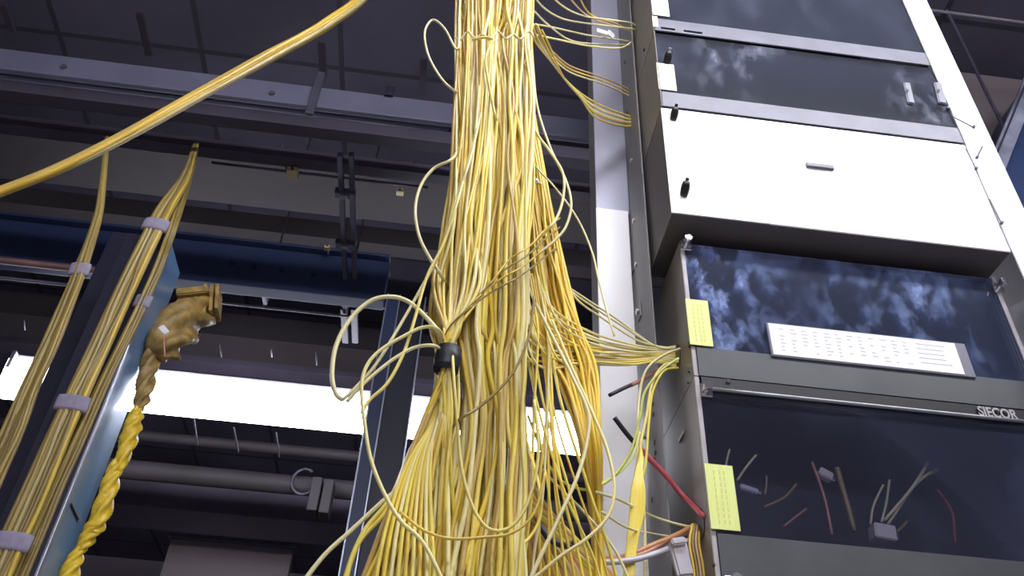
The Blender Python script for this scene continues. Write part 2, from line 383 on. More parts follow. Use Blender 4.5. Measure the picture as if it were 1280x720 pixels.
# thin black shadow gasket line under the slotted rail is the door's own top gap
# white box
wb = thing('fiber_box', 'big white-fronted box with a dark underside jutting out of the rack', 'box', ((XL + XR) / 2, YB, zBb))
bm = bmesh.new(); box(bm, XL, XR, YB + .003, 1.165, zBb + .0005, zH2b - .003, .001); link('body', bm, M['boxgrey'], wb)
bm = bmesh.new(); box(bm, XL - .001, XR + .0003, YB, YB + .0028, zBb, zH2b - .002, .001); fp = link('front_panel', bm, M['white'], wb)
c0, c1 = W(1007, 207, YB), W(1042, 213, YB)
bm = bmesh.new(); box(bm, c0.x, c1.x, YB - .005, YB + .001, c0.z - .005, c0.z + .005, .0015)
o = part('pull_tab', bm, M['railpale'], fp, 'small grey pull tab')
# underside step
bm = bmesh.new(); box(bm, Xat(960, 274, YB), XR - .003, YB - .0003, YB + .004, zBb - .003, zBb); link('bottom_step', bm, M['boxgrey'], wb)
# black latches
def latch(px, py, parent, Y=YB, s=1.0, tilt=0.0, tipm=None):
    c = W(px, py, Y)
    bm = bmesh.new()
    a = c + Vector((0, .002, -.012 * s)); b = c + Vector((.003 * s, -.020 * s, .012 * s))
    cyl(bm, a, b, .0085 * s, 14, lambda t: 0.85 + 0.3 * math.sin(t * 3.0))
    k = part('latch_knob', bm, M['black'], parent, 'black latch knob', smooth=True)
    bm = bmesh.new(); cyl(bm, b, b + Vector((.001, -.005, .004)), .004 * s, 10); part('tip', bm, M[tipm or 'black'], k, smooth=True)
latch(833, 76, h2, s=.8, tipm='steel'); latch(841, 146, wb, s=.75); latch(854, 240, wb, s=.8)
# pale labels at the left of each upper shelf
def sticker(px0, py0, px1, py1, px2, py2, px3, py3, Y, m, parent, label, rows=0):
    P = [W(px0, py0, Y), W(px1, py1, Y), W(px2, py2, Y), W(px3, py3, Y)]
    x0 = (P[0].x + P[3].x) / 2; x1 = (P[1].x + P[2].x) / 2; z0 = (P[2].z + P[3].z) / 2; z1 = (P[0].z + P[1].z) / 2
    bm = bmesh.new(); box(bm, x0, x1, Y - .0008, Y + .0004, z0, z1)
    s = part('sticker', bm, m, parent, label)
    return s, (x0, x1, z0, z1)
sticker(813, -22, 834, -19, 835, 21, 815, 18, YB - .0005, M['labelpale'], h1, 'pale yellow sticker')
bm = bmesh.new(); a = W(815, 20, YB - .004); b = W(823, 34, YB - .004); box(bm, a.x, b.x, YB - .0046, YB - .0036, b.z, a.z); part('sticker', bm, M['labelpale'], h1, 'pale yellow sticker tail')
sticker(821, 79, 842, 81, 846, 114, 823, 111, YB - .0005, M['labelpale'], d2, 'pale yellow sticker')
# chrome latch seen behind the second door on the right
c = W(1135, 118, YB - .001)
def ring(c, rx, rz, r, a0=0, a1=2 * math.pi, n=18):
    return [c + Vector((rx * math.cos(a0 + (a1 - a0) * k / n), 0, rz * math.sin(a0 + (a1 - a0) * k / n))) for k in range(n + 1)]
bm = bmesh.new(); tube(bm, ring(W(1148, 108, YB + .03), .026, .03, 0, .5, 4.6), .0015, 6); part('wire_loop', bm, M['cord_black'], h2, smooth=True)
for px, py, s in ((1133, 118, 1.0), (1172, 118, 1.15)):
    a = W(px, py - 14, YB - .002); b = W(px + 6, py + 12, YB - .002)
    bm = bmesh.new(); bar(bm, a, b, .014 * s, .006, Vector((0, 1, 0)), .002); k = part('latch_catch', bm, M['catch'], h2, 'milky plastic catch')
    bm = bmesh.new(); cyl(bm, W(px + 1, py - 5, YB - .008), W(px + 1, py - 5, YB), .003, 10); part('rivet', bm, M['chrome'], k)

# third shelf (under the white box), dusty door
XL3, XR3 = 0.361, 0.912
h3, d3 = shelf('patch_shelf', 'shelf under the white box with a dusty blue-smeared door and white index strip', XL3, XR3, YH, zH3t + .004, zH3r, zH3b, G3, M['rail'])
h4, d4 = shelf('patch_shelf', 'lower shelf, loose cord ends behind its dark door and a rod across the top', XL3, XR3, YH, zH3b - .001, zH4r, zH4b, G4, M['rail'])
h5, d5 = shelf('patch_shelf', 'dark-doored shelf at the foot of the visible rack', XL3, XR3, YH, zH4b - .002, zH4b - .28, zH4b - .32, G4, M['rail'])
# rod across the top of shelf four
zr0 = z_mid([(890, 484), (1280, 529)], YH - .008)
bm = bmesh.new(); cyl(bm, Vector((XL3 + .012, YH - .008, zr0)), Vector((XR3 - .004, YH - .008, zr0)), .0028, 10); link('rod', bm, M['rod'], h4, True)
def thumbscrew(px, py, parent, Y=YH, r=.0075, L=.022):
    c = W(px, py, Y - L)
    bm = bmesh.new(); cyl(bm, c, c + Vector((0, .008, 0)), r, 18, lambda t: 1 - .15 * abs(t - .5)); k = part('thumbscrew', bm, M['chrome'], parent, smooth=False)
    bm = bmesh.new(); cyl(bm, c + Vector((0, .008, 0)), c + Vector((0, L, 0)), r * .62, 12); part('shank', bm, M['chrome'], k)
    bm = bmesh.new(); box(bm, c.x - .010, c.x + .010, Y - .004, Y, c.z - .012, c.z + .010, .002); part('mount', bm, M['chrome'], k)
thumbscrew(861, 296, h3, r=.0068); thumbscrew(1256, 350, h3, r=.0072)
thumbscrew(886, 481, h4, r=.0072, L=.016)
c = W(911, 476, YH - .004); bm = bmesh.new(); cyl(bm, c, c + Vector((0, .006, 0)), .0036, 12); part('screw', bm, M['chrome'], h3)
thumbscrew(922, 722, h4, r=.0072)
c = W(862, 546, YH + .02)  # shiny slot on the side plate
cs = WX(851, 547, XL3 - .0005); bm = bmesh.new(); box(bm, XL3 - .0015, XL3, cs.y - .018, cs.y + .012, cs.z - .003, cs.z + .003, .0008); part('slot', bm, M['lip'], h4)
cs = WX(862, 418, XL3); bm = bmesh.new(); box(bm, XL3 - .002, XL3 + .008, YH - .003, YH + .006, zH3r + .002, zH3r + .012, .001); part('hinge', bm, M['black'], h3)
for px, py in ((862, 463), (861, 477), (893, 706)):
    c = W(px, py, YH - .002); bm = bmesh.new(); cyl(bm, c, c + Vector((0, .004, 0)), .0018, 8); part('rivet', bm, M['black'], h4)
# stickers
def lined(px, Y, m, parent, label):
    s, (x0, x1, z0, z1) = sticker(*px, Y, m, parent, label)
    for f in (.3, .5, .66):
        bm = bmesh.new(); xx = x0 + (x1 - x0) * f
        for k in range(9):
            za = z0 + (z1 - z0) * (.08 + .095 * k)
            box(bm, xx - .0007, xx + .0007, Y - .0011, Y - .0007, za, za + (z1 - z0) * .06)
        part('print_line', bm, M['labelink'], s)
M['labelink'] = mat('label_print', (0.66, 0.72, 0.22), 0.6)
lined((857, 374, 883, 376, 893, 434, 862, 430), YH - .0045, M['labelyel'], d3, 'lime yellow sticker')
lined((881, 579, 914, 583, 927, 665, 888, 660), YH - .0045, M['labelyel'], d4, 'lime yellow sticker')
# white index strip, resting on rail of third shelf
A0, A1, A2, A3 = W(961, 402, YH - .006), W(1196, 432, YH - .006), W(1204, 470, YH - .006), W(965, 441, YH - .006)
x0, x1 = (A0.x + A3.x) / 2, (A1.x + A2.x) / 2; z0, z1 = (A2.z + A3.z) / 2, (A0.z + A1.z) / 2
bm = bmesh.new(); box(bm, x0 - .003, x1 + .018, YH - .006, YH - .001, z0 - .003, z1 + .002, .001); holder = part('strip_holder', bm, M['shadowgrey'], d3, 'grey plastic holder')
bm = bmesh.new(); box(bm, x0, x1, YH - .0068, YH - .0061, z0, z1); strip = link('index_strip', bm, M['paper'], None)
strip.parent = d3; strip['label'] = 'white index strip with faint printed columns'
bm = bmesh.new()
for k in range(12):
    xx = x0 + (x1 - x0) * (.05 + .052 * k * 1.15)
    for j in range(7):
        za = z1 - (z1 - z0) * (.14 + .115 * j)
        if random.random() < .85: box(bm, xx, xx + .004 + random.random() * .006, YH - .0072, YH - .0067, za - .0012, za)
for j in range(5):
    za = z1 - (z1 - z0) * (.15 + .15 * j); box(bm, x0 + (x1 - x0) * .78, x0 + (x1 - x0) * (.92 + .03 * random.random()), YH - .0072, YH - .0067, za - .0008, za)
o = link('index_print', bm, M['ink'], None); o.parent = d3; o['label'] = 'faint grey printed marks'
# maker's badge in raised pale letters
cu = bpy.data.curves.new('badge', 'FONT'); cu.body = 'SIECOR'; cu.size = 1.0; cu.extrude = .03; cu.offset = 0.02
to = bpy.data.objects.new('badge_tmp', cu); COL.objects.link(to); bpy.context.view_layer.update()
me = bpy.data.meshes.new_from_object(to.evaluated_get(bpy.context.evaluated_depsgraph_get())); COL.objects.unlink(to); bpy.data.objects.remove(to)
a = W(1225, 521, YH - .004); b = W(1272, 521, YH - .004)
xs = [v.co.x for v in me.vertices]; ys = [v.co.y for v in me.vertices]; wdt = max(xs) - min(xs); hgt = max(ys)
sx = (b.x - a.x) / wdt; szz = .0165 / hgt
zbase = z_mid([(1248, 522)], YH - .004) 
for v in me.vertices: v.co = Vector((a.x + (v.co.x - min(xs)) * sx, YH - .0045 - v.co.z * .02, zbase + v.co.y * szz))
me.materials.append(M['lip']); o = bpy.data.objects.new('badge', me); COL.objects.link(o); o.parent = h4; o.matrix_parent_inverse = Matrix.Translation(-h4.location); o['label'] = 'raised pale SIECOR badge'
bm = bmesh.new(); box(bm, XL3 + .01, XR3 - .01, YH - .002, YH - .0002, zr0 + .003, zH3b - .001); link('gasket', bm, M['black'], h4)

# contents behind the doors (in front of back panels)
YI = 1.066
LI = 'loose cord end standing inside the lower dark shelf'
def stub(pts, m, r, label, Y=YI, group=None): return cord([(px, py, Y) for px, py in pts], r, m, label, group, 'cord_end', cat='cord end', n=6, sides=6)
stub([(1015, 578), (1030, 620), (1040, 668)], M['cord_salmon'], .0022, 'pinkish cord end left of the small white connector in the lower shelf')
stub([(1046, 585), (1056, 620), (1068, 664)], M['cord_brown'], .0042, 'thick olive cord end rising right of the white connector in the lower shelf')
stub([(1104, 606), (1092, 632), (1088, 655)], M['cord_pale'], .0016, 'thin pale cord end, left of the forked tuft in the lower shelf', Y=1.064)
stub([(1112, 600), (1108, 628), (1102, 652)], M['cord_pale'], .0016, 'thin pale cord end in the middle of the forked tuft in the lower shelf', Y=1.064)
stub([(1162, 576), (1140, 610), (1106, 650)], M['cord_pale'], .0022, 'long pale cord end leaning right with a forked tip in the lower shelf', Y=1.068)
stub([(1175, 584), (1146, 604), (1110, 655)], M['cord_pale'], .0020, 'long pale cord end leaning furthest right in the lower shelf', Y=1.072)
stub([(1134, 652), (1124, 662), (1112, 672)], M['cord_brown'], .0018, 'short brown cord end right of the pale connector block')
stub([(1172, 612), (1190, 640), (1194, 678)], M['cord_red'], .0018, 'curved red cord end at the right in the lower shelf')
stub([(996, 605), (980, 622), (955, 634)], M['cord_brown'], .0018, 'brown cord end slanting low beside the lime sticker')
stub([(1008, 636), (995, 646), (980, 658)], M['cord_salmon'], .0016, 'short reddish cord end near the rail of the lower shelf')
stub([(945, 569), (932, 585), (922, 600)], M['cord_pale'], .0018, 'pale cord end slanting above the clear connector in the lower shelf')
stub([(912, 562), (909, 574), (906, 590)], M['cord_pale'], .0015, 'tiny pale cord end above the lime sticker')
stub([(958, 595), (958, 606), (956, 618)], M['cord_brown'], .0015, 'tiny upright olive cord end right of the clear connector')
# third-shelf contents: grey rods behind dusty door
for k, (a, b) in enumerate((((982, 345), (992, 395)), ((995, 350), (1006, 400)), ((1053, 352), (1070, 400)), ((1062, 350), (1080, 402)))):
    stub([a, ((a[0] + b[0]) / 2 + 1, (a[1] + b[1]) / 2), b], M['clear'], .0022, 'grey cord end seen through the dusty door above the index strip', Y=1.062, group='grey cord ends behind the dusty door')
for k, pts in enumerate(([(1038, 380), (1030, 398), (1032, 415)], [(1042, 382), (1052, 398), (1062, 412)], [(1150, 395), (1162, 408), (1165, 425)], [(930, 380), (945, 405), (952, 430)], [(945, 388), (950, 410), (950, 425)], [(1158, 415), (1170, 425), (1175, 432)])):
    stub(pts, M['cord_orange'] if k in (0, 1, 2) else M['cord_pink'], .0014, 'thin orange-brown cord end curling behind the dusty door', Y=1.060, group='brown cord ends behind the dusty door')
def connector(px, py, w, h, m, label, Y=1.066, ang=0.2):
    c = W(px, py, Y); t = thing('fiber_connector', label, 'connector', c)
    bm = bmesh.new(); d = Vector((math.cos(ang), 0, -math.sin(ang)))
    bar(bm, c - d * w / 2, c + d * w / 2, h, h, Vector((0, 1, 0)), .0015); link('body', bm, m, t)
    bm = bmesh.new(); bar(bm, c + d * w / 2, c + d * (w / 2 + .005), h * .6, h * .6, Vector((0, 1, 0)), .001); link('ferrule', bm, M['chrome'], t)
connector(1031, 594, .020, .013, M['beige'], 'small white connector on top of the cord ends in the lower shelf', ang=.5)
connector(936, 612, .026, .008, M['clear'], 'clear connector lying beside the lime sticker in the lower shelf', ang=.25)
connector(1103, 668, .030, .022, M['beige'], 'pale connector block at the foot of the forked tuft', ang=.1)

# ------------------------------------------------------------------ cords: the waterfall
GW = 'yellow cords hanging in the main waterfall'
rows = [-230, -100, 0, 50, 120, 200, 300, 400, 450, 530, 620, 720, 860, 980]
envL = [578, 575, 573, 571, 571, 566, 551, 538, 545, 535, 508, 470, 420, 385]
envR = [664, 666, 667, 665, 667, 667, 664, 660, 658, 657, 657, 657, 660, 662]
def lerp(a, b, t): return a + (b - a) * t
NM = 112
for i in range(NM):
    u = (i + .5) / NM; u = min(1, max(0, u)); v = random.random()
    if i % 3 == 0: v *= .25
    u2 = u; ph = random.random() * 10; amp = random.choice([.04, .07, .12, .07, .22])
    drift = random.gauss(0, .25) if random.random() < .45 else random.gauss(0, .06)
    pts = []
    for k, py in enumerate(rows):
        s = k / (len(rows) - 1)
        uu = u + drift * (s - .4) + amp * mnoise.noise(Vector((ph, k * .75, i * 3.1))) * 1.6
        if k in (8, 9) : uu = lerp(uu, .5, .04)
        if uu < 0: uu = -uu * .5
        if uu > 1: uu = 1 - (uu - 1) * .5
        squeeze = .35 if py == 50 else 1.0
        # the left edge fans out at the bottom only for the leftmost cords
        t = uu if k < 9 else uu ** .8
        px = lerp(envL[k], envR[k], t)
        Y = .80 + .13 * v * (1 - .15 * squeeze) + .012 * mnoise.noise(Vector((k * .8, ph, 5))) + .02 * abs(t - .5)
        pts.append((px, py, Y))
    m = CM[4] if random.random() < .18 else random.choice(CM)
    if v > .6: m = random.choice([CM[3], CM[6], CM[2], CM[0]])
    if random.random() < .08 and v > .3: m = M['cord_pink']
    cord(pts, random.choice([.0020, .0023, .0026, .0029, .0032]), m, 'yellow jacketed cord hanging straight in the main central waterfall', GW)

# cords that gather through the black velcro tie left of centre
GT = 'yellow cords gathered by the black tie'
for i in range(22):
    u = i / 21; a = random.uniform(0, 6.28); rr = random.random() ** .5
    top = lerp(548, 600, u) + random.uniform(-6, 6)
    px0 = 560 + 9 * rr * math.cos(a); Yt = .795 + .010 * rr * math.sin(a)
    bot = lerp(448, 580, u) + random.uniform(-8, 8)
    Yb_ = .79 + random.random() * .03
    pts = [(lerp(575, 620, u), -200, .80 + .03 * u), (lerp(573, 625, u), 0, .80), (lerp(571, 618, u), 150, .795), (lerp(top, 590, .3), 270, .79), (top, 350, .785),
           (lerp(px0, top, .35), 410, .79), (px0, 436, Yt), (px0 - 2, 464, Yt), (lerp(px0, bot, .28), 520, .795), (lerp(px0, bot, .62), 610, .79), (bot, 720, Yb_), (bot - (560 - bot) * .5, 860, Yb_), (bot - (560 - bot) * .8, 960, Yb_)]
    ph = random.random() * 20
    pts = [(p_[0] + (13 * mnoise.noise(Vector((ph, k * .9, i))) if k not in (5, 6, 7) else 0), p_[1], p_[2] + (.018 + .03 * mnoise.noise(Vector((k * .7, i * 1.7, ph))) if k < 5 or k > 8 else 0)) for k, p_ in enumerate(pts)]
    cord(pts, random.choice([.002, .0023, .0026]), random.choice(CM), 'yellow cord gathered through the small black tie left of the waterfall', GT)
bm = bmesh.new(); a, b = W(562, 437, .79), W(557, 463, .79)
tube(bm, [a.lerp(b, k / 8) for k in range(9)], .0145, 20, lambda t: .94 + .08 * math.sin(t * math.pi) + .03 * math.sin(t * 40))
tie = link('velcro_tie', bm, M['cord_black'], None, True); tag(tie, 'small black velcro tie cinching cords left of the waterfall', 'cable tie')

# thin yellow thread tie round the top of the waterfall
pts = []
for k in range(20):
    a = math.pi * k / 19
    pts.append((lerp(570, 668, k / 19), 45 + 4 * math.sin(k * 1.7) + 2 * math.cos(k * .9), .80 - .022 * math.sin(a)))
cord(pts, .0017, M['cord_pale'], 'cord lashed crosswise round the top of the waterfall', None, n=3)
pts = [(590, 50, .782), (606, 47, .776), (617, 50, .775), (612, 58, .776), (607, 75, .779), (611, 105, .783), (620, 150, .79)]
cord(pts, .0022, CM[1], 'short looped cord end hanging from the crosswise lashing', None, n=5)

# darker right hand curtain
GR = 'golden cords in the right hand curtain'
rr_ = [120, 190, 245, 300, 360, 410, 450, 490, 560, 640, 740, 880, 980]
rL = [640, 652, 661, 664, 667, 674, 686, 704, 726, 738, 744, 748, 750]
rR = [664, 676, 686, 698, 712, 728, 742, 748, 751, 753, 758, 766, 770]
for i in range(54):
    u = (i + .5) / 54; v = random.random(); ph = random.random() * 9
    pts = []
    for k, py in enumerate(rr_):
        uu = min(1, max(0, u + .22 * mnoise.noise(Vector((ph, k * .8, i)))))
        pts.append((lerp(rL[k], rR[k], uu), py, .955 + .05 * v + (0.05 if py > 600 else 0) + .01 * mnoise.noise(Vector((k, ph, 1)))))
    cord(pts, random.choice([.0020, .0023, .0025]), random.choice([M['cord_gold'], M['cord_gold2'], M['cord_gold2'], CM[3], CM[2]]), 'golden cord in the darker curtain between the waterfall and the rack', GR)

# loose pale strands behind, right of the waterfall, below the tie
GB = 'loose strands fanning right of the waterfall foot'
for i in range(12):
    u = i / 11; x0 = lerp(655, 690, random.random()); y0 = random.uniform(395, 440)
    b = lerp(655, 770, u)
    pts = [(x0 - 12, y0 - 90, .93), (x0 - 4, y0 - 40, .93), (x0, y0, .93 + .02 * u), (lerp(x0, b, .22) + random.uniform(-4, 4), lerp(y0, 720, .3), .94), (lerp(x0, b, .6) + random.uniform(-6, 6), lerp(y0, 720, .65), .95), (b, 720, .97), (b + 14 * (u + .3), 860, .98), (b + 20 * (u + .3), 960, .98)]
    cord(pts, random.choice([.0014, .0017, .002]), random.choice([M['cord_pale'], CM[0], CM[5], CM[3], M['cord_gold2']]), 'loose thin strand fanning out right of the waterfall foot', GB)
# brown-orange mass at the bottom right behind
GO = 'orange brown cords at the bottom behind the waterfall'
for i in range(48):
    u = i / 47
    y0 = random.uniform(575, 640)
    pts = [(lerp(640, 655, random.random()), y0 - 90, .99), (lerp(646, 662, random.random()), y0, 1.0), (lerp(655, 705, u) + random.uniform(-6, 6), 662, 1.01), (lerp(660, 765, u), 720, 1.02), (lerp(668, 800, u), 800, 1.03), (lerp(675, 830, u), 900, 1.03)]
    cord(pts, random.choice([.0024, .003, .0036]), random.choice([M['cord_orange'], M['cord_gold'], M['cord_gold2'], M['cord_brown'], CM[5], M['cord_pink'], M['cord_gold']]), 'orange-brown cord sweeping down at the bottom between waterfall and rack', GO)
# stray strands left foot
SL = [([(556, 480), (530, 580), (480, 625), (440, 662), (400, 700), (360, 760), (330, 840)], .0023, 'lone cord swinging furthest out at the lower left of the waterfall', M['cord_pale']),
      ([(548, 500), (515, 560), (490, 620), (455, 665), (432, 722), (420, 800)], .0026, 'thick pale strand second from the far left at the waterfall foot', CM[5]),
      ([(545, 510), (522, 575), (482, 640), (448, 680), (430, 740), (424, 820)], .0022, 'yellow strand third from the far left at the waterfall foot', CM[0]),
      ([(546, 505), (520, 560), (492, 640), (474, 690), (452, 740), (440, 820)], .0022, 'yellow strand fourth from the far left at the waterfall foot', CM[2]),
      ([(550, 470), (528, 560), (500, 600), (484, 680), (478, 740), (476, 820)], .0020, 'straight-falling strand with a slight bow at the lower left', CM[1]),
      ([(552, 500), (520, 620), (500, 660), (470, 712), (460, 770), (455, 840)], .0021, 'golden strand tucked against the lower left of the waterfall', CM[3])]
for p, r, l, m in SL: cord([(x, y, .80) for x, y in p], r, m, l)
for i in range(9):
    b = 470 + i * 9
    cord([(556, 470, .80), (545, 520, .80), (lerp(535, b, .4), 580, .79), (lerp(530, b, .75), 650, .785), (b, 725, .78), (b - 10, 830, .78)], .0021, random.choice(CM), 'yellow strand fanning out at the lower left of the waterfall', 'strands fanning at the lower left')

# loops
LOOPS = [
 ([(576, -20), (574, 20), (572, 62), (556, 36), (541, 25), (531, 40), (535, 68), (550, 96), (566, 112), (578, 116)], .79, .0019, 'small narrow loop sticking out at the top left of the waterfall', M['cord_pale']),
 ([(580, 170), (567, 197), (543, 210), (526, 232), (519, 262), (524, 295), (537, 322), (552, 345), (566, 372)], .79, .0021, 'round loop bulging left midway down the waterfall', M['cord_pale']),
 ([(560, 440), (548, 415), (532, 396), (510, 377), (487, 371), (462, 377), (437, 400), (420, 432), (415, 468), (420, 492), (428, 500)], .775, .0026, 'largest loop arching out to the left of the black tie', M['cord_pale']),
 ([(612, 90), (590, 190), (570, 250), (552, 310), (522, 368), (495, 415), (470, 455), (445, 484), (428, 500)], .775, .0019, 'straight strand crossing down left into the largest loop', M['cord_pale']),
 ([(600, 140), (578, 230), (556, 300), (534, 345), (518, 400), (505, 440), (485, 478), (462, 500), (452, 516)], .77, .0019, 'second strand crossing down left beside the largest loop', CM[1]),
 ([(556, 442), (550, 414), (530, 409), (505, 420), (475, 438), (458, 458), (452, 485), (456, 530), (463, 572), (478, 612), (500, 650), (530, 680), (560, 740)], .765, .0020, 'long loop with a low tail falling past the black upright', CM[4]),
 ([(558, 446), (545, 433), (520, 434), (495, 447), (470, 466), (448, 486), (434, 502)], .77, .0020, 'shallow loop leaving the black tie just below the largest loop', M['cord_pale']),
 ([(565, 380), (566, 450), (572, 533), (578, 590), (592, 636), (611, 661), (636, 660), (656, 636), (668, 600), (673, 560), (668, 500)], .775, .0018, 'U-shaped strand dipping across the lower front of the waterfall', CM[1]),
 ([(500, 640), (528, 662), (560, 673), (600, 672), (640, 666), (668, 640), (682, 590)], .77, .0015, 'shallow dark strand slung across the foot of the waterfall', M['cord_gold2']),
 ([(560, 540), (575, 524), (600, 508), (630, 480), (650, 450), (662, 415), (668, 370)], .77, .0016, 'brownish strand sweeping up right across the waterfall', M['cord_brown']),
 ([(664, -30), (664, 30), (667, 90), (672, 135), (688, 185), (707, 225), (714, 255), (708, 282), (694, 300), (672, 318)], .86, .0019, 'outer pale loop curving off the right side of the waterfall', M['cord_pale']),
 ([(650, 40), (658, 110), (668, 160), (688, 190), (703, 215), (705, 240), (698, 268), (684, 288), (664, 305)], .85, .0020, 'inner pale loop curving off the right side of the waterfall', CM[4]),
 ([(655, 170), (668, 205), (690, 230), (712, 258), (728, 285), (741, 318), (747, 345), (756, 380), (768, 420)], .95, .0015, 'thin strand trailing right from the waterfall onto the rack upright', M['cord_pale']),
 ([(670, 380), (690, 420), (715, 470), (735, 515), (734, 550), (722, 595), (695, 655), (664, 722), (640, 790)], .90, .0023, 'bright strand bowing right then crossing back over the fluorescent strip', M['cord_pale']),
 ([(690, 400), (715, 460), (740, 515), (760, 565), (768, 610), (760, 645), (735, 672), (705, 692), (680, 712), (655, 735), (640, 760)], .93, .0021, 'bright strand bowing out over the rack upright and back', CM[4]),
 ([(660, 520), (680, 570), (700, 600), (730, 612), (752, 606), (772, 590), (790, 560), (800, 520), (806, 490), (826, 464), (848, 448)], 1.0, .0019, 'green-yellow strand dipping right toward the rack', M['cord_lime']),
 ([(655, 540), (672, 600), (676, 640), (665, 668), (640, 690), (610, 700)], .86, .0018, 'short yellow strand hooking back at the right foot of the waterfall', CM[0]),
 ([(648, 555), (690, 600), (730, 640), (770, 690), (800, 760)], 1.0, .0017, 'pale strand running diagonally behind the orange cable', M['cord_pale']),
]
for p, Y, r, l, m in LOOPS:
    n_ = len(p) - 1
    cord([(x, y, Y + (.075 if k in (0, n_) and 540 < x < 668 and 0 < y < 720 else 0)) for k, (x, y) in enumerate(p)], r, m, l, n=7)
# dark cross strands at centre
for k in range(4):
    o_ = k * 14
    cord([(548 + o_ * .5, 440 - o_ * .8, .84), (565 + o_, 405 - o_, .766), (610 + o_ * .6, 368 - o_, .765), (650 + o_ * .3, 345 - o_ * .9, .775), (680, 322 - o_ * .8, .88), (700, 306 - o_ * .8, 1.0)], .0011,
         M['cord_gold2'] if k % 2 else M['cord_brown'], 'thin dark strand arching diagonally across the middle of the waterfall', 'dark strands crossing the middle of the waterfall')

# ------------------------------------------------------------------ cords into the rack upright
YS = 1.16
def zslot(): pass
GS1 = [([(664, -10), (680, 10), (705, 24), (740, 30), (775, 34), (795, 38), (797, 50), (806, 56)], 'top cord curving from the waterfall into the rack upright', M['cord_pale']),
       ([(668, -30), (700, 5), (730, 20), (765, 25), (792, 30), (798, 42), (800, 52)], 'second cord from the top entering the rack upright', M['cord_pale']),
       ([(664, 30), (690, 34), (735, 44), (775, 50), (803, 54)], 'nearly level cord entering the upper slot of the upright', M['cord_pale']),
       ([(664, 42), (700, 50), (740, 58), (775, 60), (790, 52), (802, 48)], 'lowest of the level cords at the upper slot, turning up at its end', CM[4]),
       ([(664, 10), (684, 30), (712, 50), (745, 55), (785, 56), (806, 58)], 'cord crossing two others on its way to the upper slot', M['cord_pale']),
       ([(718, -25), (730, 8), (745, 22), (775, 32), (800, 50)], 'short cord dropping from the top edge into the upper slot', M['cord_gold2']),
       ([(690, -40), (716, 2), (742, 24), (785, 38), (808, 58)], 'brownish cord dropping into the upper slot', M['cord_pink'])]
for p, l, m in GS1:
    n_ = len(p); cord([(x, y, lerp(.88, 1.215, k / (n_ - 1)) if x < 800 else 1.2) for k, (x, y) in enumerate(p)], .0018, m, l)
GS2 = 'cords looping from the waterfall to the second slot of the upright'
for k in range(7):
    d = k * 2.4 + random.uniform(-3, 3)
    cord([(660 + d, 20 + d, .86), (668 + d, 48 + d * .3, .88), (690 + d * .8, 78 + d, .95), (715 + d * .6, 108 + d * .8, 1.03), (745, 130 + d * 1.0, 1.10), (780, 144 + d * .8, 1.17), (800, 148 + d * .4, 1.2), (818, 149 + d * .3, 1.18)],
         .0018, [CM[0], M['cord_pale'], M['cord_gold2'], M['cord_pale'], M['cord_pink'], M['cord_gold2'], CM[0]][k], 'cord in the bunch drooping to the second slot of the upright', GS2)
for k, (a, m) in enumerate(((82, M['cord_pink']), (90, M['cord_pale']), (86, M['cord_gold2']))):
    cord([(690, a - 18, .97), (712, a, 1.03), (745, a + 12, 1.10), (775, a + 24, 1.17), (800, a + 38, 1.2), (816, a + 50, 1.18)], .0016, m, 'thin cord above the drooping bunch at the second slot', 'thin cords above the drooping bunch')
# white tag
tg = thing('paper_tag', 'white paper tag folded round the cords at the upper slot', 'tag', W(756, 41, 1.08))
bm = bmesh.new(); bar(bm, W(746, 38, 1.075), W(768, 45, 1.085), .014, .004, Vector((0, 1, 0)), .001); link('tag_body', bm, M['white'], tg)
bm = bmesh.new(); bar(bm, W(760, 40, 1.07), W(767, 46, 1.08), .016, .003, Vector((0, 1, .2)), .001); link('fold', bm, M['white'], tg)
# third slot: big bunch at (850,440)
GS3 = 'pale cords converging on the middle slot of the rack side'
for k in range(22):
    u = k / 21; kk = random.random()
    y0 = lerp(395, 470, u)
    yend = lerp(432, 462, u)
    x0 = lerp(655, 700, random.random())
    end = W(846 + 6 * random.random(), yend, 1.12)
    pts = [W(x0 - 20, y0 - 60, .93), W(x0, y0 - 12, .935), W(lerp(x0, 850, .3), lerp(y0, 440, .4) + 2 + random.uniform(-5, 5), .99), W(lerp(x0, 850, .6), lerp(y0, 441, .7) + 5 + random.uniform(-3, 3), 1.06), W(822, lerp(441, yend, .6), 1.105), end]
    cord(pts, random.choice([.0015, .0018]), random.choice([M['cord_pale'], M['cord_pale'], CM[4], CM[1], M['cord_gold2']]), 'pale cord sweeping right into the middle slot beside the lime sticker', GS3)
for k, (xa, ya, m) in enumerate(((700, 350, M['cord_pale']), (712, 362, M['cord_pale']), (722, 375, CM[4]))):
    cord([(xa - 20, ya - 30, .99), (xa, ya, 1.0), (xa + 30, ya + 22, 1.03), (xa + 70, ya + 48, 1.07), (818, 432, 1.10), (846, 436, 1.12)], .0016, m, 'pale cord slanting down from the curtain to the middle slot', 'cords slanting down to the middle slot')
